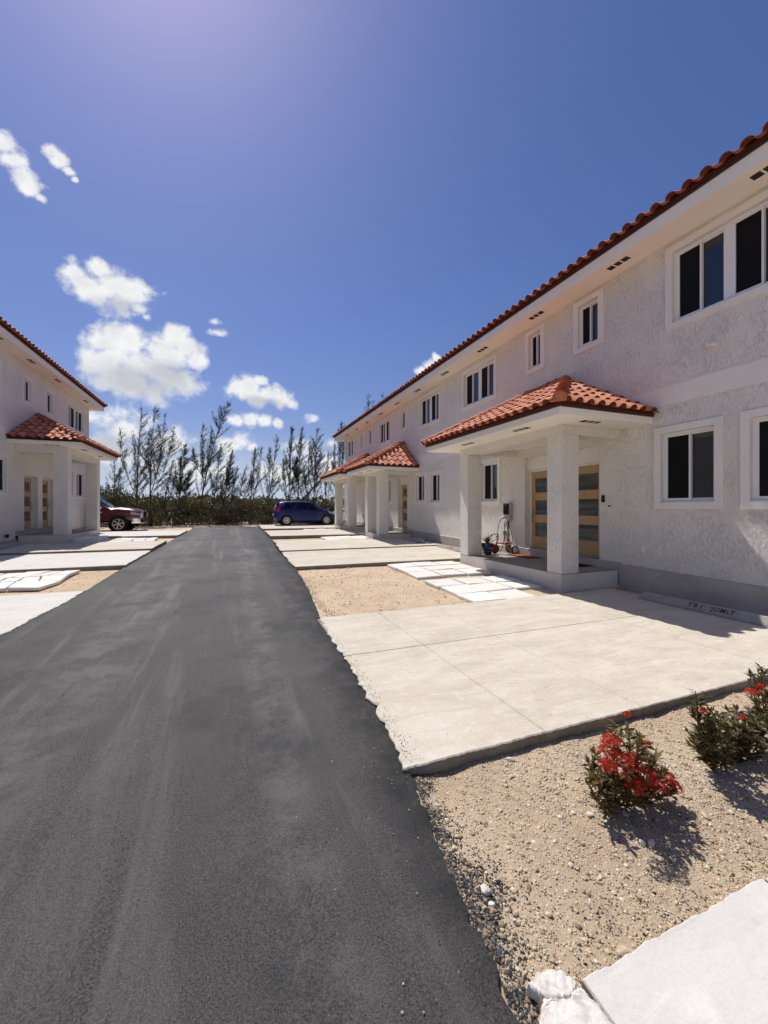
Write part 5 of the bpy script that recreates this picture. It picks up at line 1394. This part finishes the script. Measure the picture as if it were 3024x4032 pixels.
# ------------------------------------------------------------------ flower bed plants
def ixora(label, x, y, stems, flowers, seed, mat, nleaf=1.0):
    r = np.random.default_rng(seed); z0 = -.075
    root = empty('flower_bush', (x, y, z0)); tag(root, label, 'bush', 'red flowering bushes in the gravel bed')
    st = MB(); C, D, L, W = [], [], [], []; tips = []
    for (tx, ty, tz) in stems:
        tx *= .9; ty *= .9; tz *= .92
        if tz > .28: ty -= .08; tz += .05; tx = (x + tx) * .945 - x
        e = np.array([tx, ty, tz]); b = np.array([r.uniform(-.03, .03), r.uniform(-.03, .03), -.01]); bow = np.array([e[0] * .25, e[1] * .25, -.02])
        fn = lambda t, e=e, b=b, bow=bow: b + (e - b) * t + bow * math.sin(math.pi * t)
        st.tube([tuple(fn(i / 6)) for i in range(7)], [.006 * (1 - .6 * i / 6) for i in range(7)], 5); tips.append(fn(1.0))
        n = int((10 + tz * 68) * nleaf)
        for k in range(n):
            t = r.uniform(.18, 1.02) ** .8; p = fn(min(t, 1)); az = r.uniform(0, 6.28)
            el = r.uniform(-.1, .9); d = np.array([math.cos(az) * math.cos(el), math.sin(az) * math.cos(el), math.sin(el)])
            C.append(p); D.append(d); L.append(r.uniform(.038, .068)); W.append(r.uniform(.014, .022))
        for k in range(int(6 * nleaf)):
            bt = r.uniform(.3, .85); p = fn(bt); az = r.uniform(0, 6.28); q = p + np.array([math.cos(az) * .05, math.sin(az) * .05, r.uniform(.03, .08)]); st.tube([tuple(p), tuple(q)], .003, 4)
            for j in range(6):
                a2 = r.uniform(0, 6.28); el = r.uniform(.1, 1.2); C.append(q); D.append(np.array([math.cos(a2) * math.cos(el), math.sin(a2) * math.cos(el), math.sin(el)])); L.append(r.uniform(.035, .06)); W.append(r.uniform(.013, .021))
    st.build('stems', MT['stem'], root, smooth=True, world=False, fix=False)
    C, D, L, W = np.array(C), unit(np.array(D)), np.array(L), np.array(W)
    Wd = unit(np.cross(D, np.array([0, 0, 1.0]) + r.normal(0, .4, D.shape))); U = unit(np.cross(Wd, D))
    # folded leaves: two halves each, curling down to the tip
    n = len(C); V = np.empty((n, 6, 3)); l = L[:, None]; w = W[:, None]
    V[:, 0] = C; V[:, 1] = C + D * l * .45 + Wd * w * .5 + U * w * .18; V[:, 2] = C + D * l - U * l * .10; V[:, 3] = C + D * l * .45 - Wd * w * .5 + U * w * .18; V[:, 4] = C + D * l * .5; V[:, 5] = C + D * l * .5
    b = np.arange(n)[:, None] * 6
    F = np.concatenate([b + np.array([[0, 1, 2, 4]]), b + np.array([[0, 4, 2, 3]])])
    colr = np.repeat(r.uniform(0, 1, n), 6)[:, None] * np.ones(3)
    np_mesh('foliage', V.reshape(-1, 3), F, mat, root, colr)
    for (fx, fy, fz, fr) in flowers:
        fr *= 1.18
        if fz > .28: fy -= .09; fz += .05; fx = (x + fx) * .945 - x
        k = int(70 * (fr / .035)); d = unit(r.normal(0, 1, (k, 3))); d[:, 2] = np.abs(d[:, 2]) * .9 - .15; P = np.array([fx, fy, fz]) + d * np.array([fr, fr, fr * .75]) * r.uniform(.75, 1.0, k)[:, None]
        V = []; F = []
        for q in range(k):
            nrm = d[q] + r.normal(0, .3, 3); nrm /= np.linalg.norm(nrm); a = np.cross(nrm, r.normal(0, 1, 3)); a /= np.linalg.norm(a); bb = np.cross(nrm, a); s = r.uniform(.006, .010); o = len(V)
            V += [P[q] - nrm * .012]; 
            for m in range(4):
                an = m * math.pi / 2; pa = (math.cos(an) * a + math.sin(an) * bb); pb = (-math.sin(an) * a + math.cos(an) * bb)
                o2 = len(V); V += [P[q], P[q] + pa * s * .6 + pb * s * .35, P[q] + pa * s * 1.35 + nrm * s * .2, P[q] + pa * s * .6 - pb * s * .35]; F.append((o2, o2 + 1, o2 + 2, o2 + 3))
        np_mesh('flower', np.array(V), np.array(F), MT['petal'], root, r.uniform(0, 1, (len(V), 1)) * np.ones(3))
ixora('bush covered in red flower clusters in the gravel bed', 1.92, 1.50,
      [(-.22, -.02, .25), (-.16, .06, .30), (-.10, -.05, .22), (-.02, .02, .36), (.02, .05, .46), (.12, .04, .42), (.18, .02, .36), (.22, -.03, .25), (.14, -.08, .20), (.05, -.10, .20), (.26, -.02, .17), (-.05, -.08, .20), (.20, .05, .30), (-.24, -.04, .17), (.28, -.08, .10), (-.12, .02, .14)],
      [(-.085, 0, .385, .040), (-.10, .01, .33, .040), (-.15, -.03, .30, .036), (-.105, -.05, .26, .042), (-.02, -.02, .30, .036), (.06, -.02, .26, .036), (-.04, -.10, .185, .048), (.06, -.08, .20, .052), (.03, -.05, .235, .040), (.12, -.10, .15, .045), (.22, -.08, .155, .042), (.25, -.10, .11, .038), (.20, .02, .30, .022), (.10, .05, .46, .016)], 31, MT['ixora'])
ixora('wide dark leafy bush without open flowers in the gravel bed', 2.86, 1.53,
      [(-.30, 0, .44), (-.26, .03, .52), (-.22, -.02, .40), (-.36, -.02, .24), (-.16, .02, .34), (-.08, 0, .38), (-.05, -.06, .25), (.05, .03, .27), (.14, 0, .28), (.20, .04, .30), (.28, 0, .24), (.34, .02, .28), (.40, -.03, .20), (.10, -.10, .18), (-.18, -.10, .16), (.25, -.10, .15), (.38, -.08, .12), (.0, .08, .24), (-.30, -.06, .14), (.44, .02, .22), (-.28, .0, .32), (.16, -.05, .22)],
      [(-.26, -.02, .40, .014), (.44, -.06, .16, .020), (.12, -.02, .29, .012)], 32, MT['ixora_dark'], 1.25)
ixora('leafy bush with a single red flower at the right edge of the picture', 3.62, 1.66,
      [(-.10, 0, .50), (-.16, .02, .38), (-.05, .04, .44), (.06, 0, .42), (.12, .03, .34), (-.02, -.06, .30), (.15, -.04, .26), (-.14, -.03, .24), (.05, -.08, .2)],
      [(-.235, -.01, .315, .036), (-.16, -.02, .345, .022)], 33, MT['ixora_dark'], 1.1)

# ------------------------------------------------------------------ loose stones
OCT = np.array([(1, 0, 0), (-1, 0, 0), (0, 1, 0), (0, -1, 0), (0, 0, 1), (0, 0, -1), (.6, .6, .5), (-.6, .55, .45), (.55, -.6, .5), (-.6, -.6, .5)], float)
OCT[6:] *= .95
OF = np.array([(4, 0, 6), (4, 6, 2), (4, 2, 7), (4, 7, 1), (4, 1, 9), (4, 9, 3), (4, 3, 8), (4, 8, 0), (6, 0, 2), (7, 2, 1), (9, 1, 3), (8, 3, 0)])
def stones(P, S, Cc, r):
    n = len(P); sc = S[:, None] * np.stack([r.uniform(.7, 1.35, n), r.uniform(.7, 1.35, n), r.uniform(.45, .85, n)], 1)
    V = OCT[None] * sc[:, None] * r.uniform(.75, 1.2, (n, 10, 1)); a = r.uniform(0, 6.28, n); c, s = np.cos(a), np.sin(a)
    x = V[:, :, 0] * c[:, None] - V[:, :, 1] * s[:, None]; y = V[:, :, 0] * s[:, None] + V[:, :, 1] * c[:, None]
    V = np.stack([x, y, V[:, :, 2]], 2) + P[:, None]
    F = (np.arange(n)[:, None, None] * 10 + OF[None]).reshape(-1, 3)
    return V.reshape(-1, 3), F, np.repeat(Cc, 10, axis=0)
def ground_z(x, y):
    z = gz(y) - .075 + .010 * fbm(x, y, 1) + .006 * fbm(3.3 * x, 3.1 * y, 4)
    if .7 < x < 6 and .8 < y < 2.4: z += .010 * fbm(6 * x, 5 * y, 2) + .02 * math.exp(-((x - 2.2) ** 2 / 1.2 + (y - 1.55) ** 2 / .12)) + .025 * math.exp(-((x - .95) ** 2) / .03)
    return z
def gravel():
    r = np.random.default_rng(77); P, S, Cc = [], [], []
    pale = np.array([(.63, .52, .36), (.58, .45, .29), (.66, .57, .42), (.50, .37, .23), (.62, .49, .31), (.70, .63, .51)]); dark = np.array([(.05, .048, .045), (.09, .085, .08), (.035, .034, .033), (.13, .12, .11)]); brown = np.array([(.30, .21, .14), (.36, .27, .18)])
    def put(n, fx, fy, fs, pd):
        k = 0
        while k < n:
            x, y = fx(), fy()
            if y < 2.2 and x < interp(RR, y) + .01: continue
            p = pd(x, y)
            if r.random() > p[0]: continue
            q = r.random(); pk = p[1]
            dk = q < pk; c = dark[r.integers(4)] if dk else (brown[r.integers(2)] if q > .9 else pale[r.integers(6)])
            s = fs() * (.62 if dk else 1.0); P.append((x, y, ground_z(x, y) + s * .2)); S.append(s); Cc.append(c * r.uniform(.8, 1.15)); k += 1
    def pd(x, y):
        e = x - interp(RR, y)
        d = .85 * math.exp(-(e / .09) ** 2) + .10 * math.exp(-(e / .5) ** 2) + (.30 if y < 1.18 and fbm(x * 3, y * 3, 9) > .0 else .07) + (.25 * max(0, fbm(x * 2.2, y * 2.7, 6)))
        for (ax, ay, ar, aw) in ((1.35, 1.93, .22, .45), (1.42, 1.16, .14, .5), (1.66, 1.05, .16, .5), (2.3, 1.22, .3, .25), (1.12, 1.25, .15, .3)): d += aw * math.exp(-((x - ax) ** 2 + (y - ay) ** 2 * 2) / ar ** 2) * (.6 + .6 * fbm(x * 9, y * 11, 3))
        dens = .35 + .65 * min(1, math.exp(-(e / .12) ** 2) + math.exp(-((x - 2.2) ** 2 / .8)) + (.8 if y < 1.2 else 0))
        return (dens, d)
    put(27000, lambda: r.uniform(.80, 4.4), lambda: r.uniform(.93, 2.08), lambda: min(.012, .0024 + r.gamma(1.5, .0012)), pd)
    put(170, lambda: r.uniform(.9, 4.0), lambda: r.uniform(.97, 2.02), lambda: r.uniform(.008, .014), pd)
    put(5000, lambda: r.uniform(.80, 1.30), lambda: r.uniform(.93, 2.1), lambda: .003 + r.gamma(1.5, .0018), lambda x, y: (math.exp(-((x - interp(RR, y)) / (.10 + .09 * fbm(y * 4, 1, 2))) ** 2), .93))
    # soil between the drives
    def pd2(x, y):
        e = x - interp(RR, y); return (1.0 if e > .0 else 0.0, .75 * math.exp(-(e / .12) ** 2) + .08)
    put(3600, lambda: r.uniform(1.1, 5.5), lambda: r.uniform(5.4, 9.45), lambda: .004 + r.gamma(1.5, .0028), pd2)
    put(900, lambda: interp(RR, 7) + abs(r.normal(0, .12)), lambda: r.uniform(5.4, 9.45), lambda: r.uniform(.005, .012), lambda x, y: (1.0 if x > interp(RR, y) else 0, .85))
    put(900, lambda: r.uniform(5.3, 7.1), lambda: r.uniform(5.38, 5.62), lambda: r.uniform(.008, .024), lambda x, y: (1.0, .35))
    put(500, lambda: r.uniform(-5.5, -2.5), lambda: r.uniform(8.35, 10.9), lambda: r.uniform(.006, .016), lambda x, y: (1.0, .1))
    put(700, lambda: r.uniform(-9, 7), lambda: r.uniform(26.3, 29.4), lambda: r.uniform(.02, .07), lambda x, y: (1.0, .25))
    V, F, C = stones(np.array(P), np.array(S), np.array(Cc), r)
    o = np_mesh('gravel', V, F, MT['stone'], None, C); tag(o, 'loose tan and dark stones strewn over the soil', 'gravel', kind='stuff')
    # crumbs of asphalt and grit lying on the paving
    P, S, Cc = [], [], []
    for k in range(500):
        x = r.uniform(1.3, 6.0); y = r.uniform(2.2, 5.3); s = r.uniform(.002, .0055); P.append((x, y, gz(y) + s * .2)); S.append(s); Cc.append(dark[r.integers(4)] if r.random() < .4 else pale[r.integers(6)] * .8)
    for k in range(700):
        y = r.uniform(.2, 10) ** 1.0; x = interp(RR, y) - abs(r.normal(0, .25)); s = r.uniform(.0015, .0042); P.append((x, y, gz(y) - .012 + s * .2)); S.append(s); Cc.append(pale[r.integers(6)] * .7 if r.random() < .5 else dark[r.integers(4)])
    for k in range(650):      # asphalt crumbs spilled over the slab edge
        y = r.uniform(2.12, 5.3); x = interp(RR, y) + abs(r.normal(0, .05)); s = r.uniform(.0015, .0045); P.append((x, y, gz(y) + s * .2)); S.append(s); Cc.append(dark[r.integers(4)])
    V, F, C = stones(np.array(P), np.array(S), np.array(Cc), r)
    o = np_mesh('grit', V, F, MT['stone'], None, C); tag(o, 'fine grit lying on the driveway and along the lane edge', 'grit', kind='stuff')
gravel()
def rock(label, x, y, s, seed, mat, flat=.7, z=None):
    r = random.Random(seed); bm = bmesh.new(); bmesh.ops.create_icosphere(bm, subdivisions=3, radius=1.0)
    ax = [Vector((r.uniform(-1, 1), r.uniform(-1, 1), r.uniform(-1, 1))).normalized() for _ in range(9)]; lim = [r.uniform(.62, .92) for _ in ax]
    for v in bm.verts:
        for a, l in zip(ax, lim):
            d = v.co.dot(a)
            if d > l: v.co -= a * (d - l) * .9
        n = fbm(v.co.x * 2.3 + seed, v.co.y * 2.1 + v.co.z, seed); v.co *= 1 + .07 * n + .03 * fbm(v.co.x * 7, v.co.y * 7 + v.co.z * 5, seed)
        v.co = Vector((v.co.x * s[0], v.co.y * s[1], v.co.z * s[2]))
    me = bpy.data.meshes.new('rock'); bm.to_mesh(me); bm.free(); me.materials.append(MT[mat])
    o = bpy.data.objects.new('rock', me); col.objects.link(o); o.location = (x, y, (ground_z(x, y) if z is None else z) + s[2] * .45); o.rotation_euler = (r.uniform(-.2, .2), r.uniform(-.2, .2), r.uniform(0, 6))
    tag(o, label, 'rock', 'loose limestone rocks')
rock('white limestone lump lying at the asphalt edge', .955, 1.34, (.020, .026, .018), 1, 'rock')
rock('small white stone touching the lump at the asphalt edge', .945, 1.285, (.014, .016, .012), 2, 'rock')
rock('pointed tan rock against the edge of the white corner slab', 1.285, .985, (.026, .034, .030), 3, 'rock_tan')
rock('flat pale stone beside the pointed tan rock', 1.235, .972, (.020, .012, .008), 4, 'rock_tan')
rock('bright white stone in the shadow of the red flowering bush', 1.80, 1.30, (.018, .015, .014), 5, 'rock')
rock('round white stone next to the stone in the bush shadow', 1.835, 1.28, (.016, .016, .015), 6, 'rock')
rock('grey white stone at the foot of the red flowering bush', 1.70, 1.50, (.016, .018, .014), 7, 'rock')
rock('large flat pale stone right of the bush shadow', 2.25, 1.29, (.028, .018, .010), 8, 'rock_tan')
rock('pale stone near the driveway edge above the bed', 1.62, 2.02, (.026, .016, .014), 9, 'rock')
rock('tan stone wedged between the broken slab end and the gravel', 1.008, 1.005, (.016, .014, .014), 10, 'rock_tan')
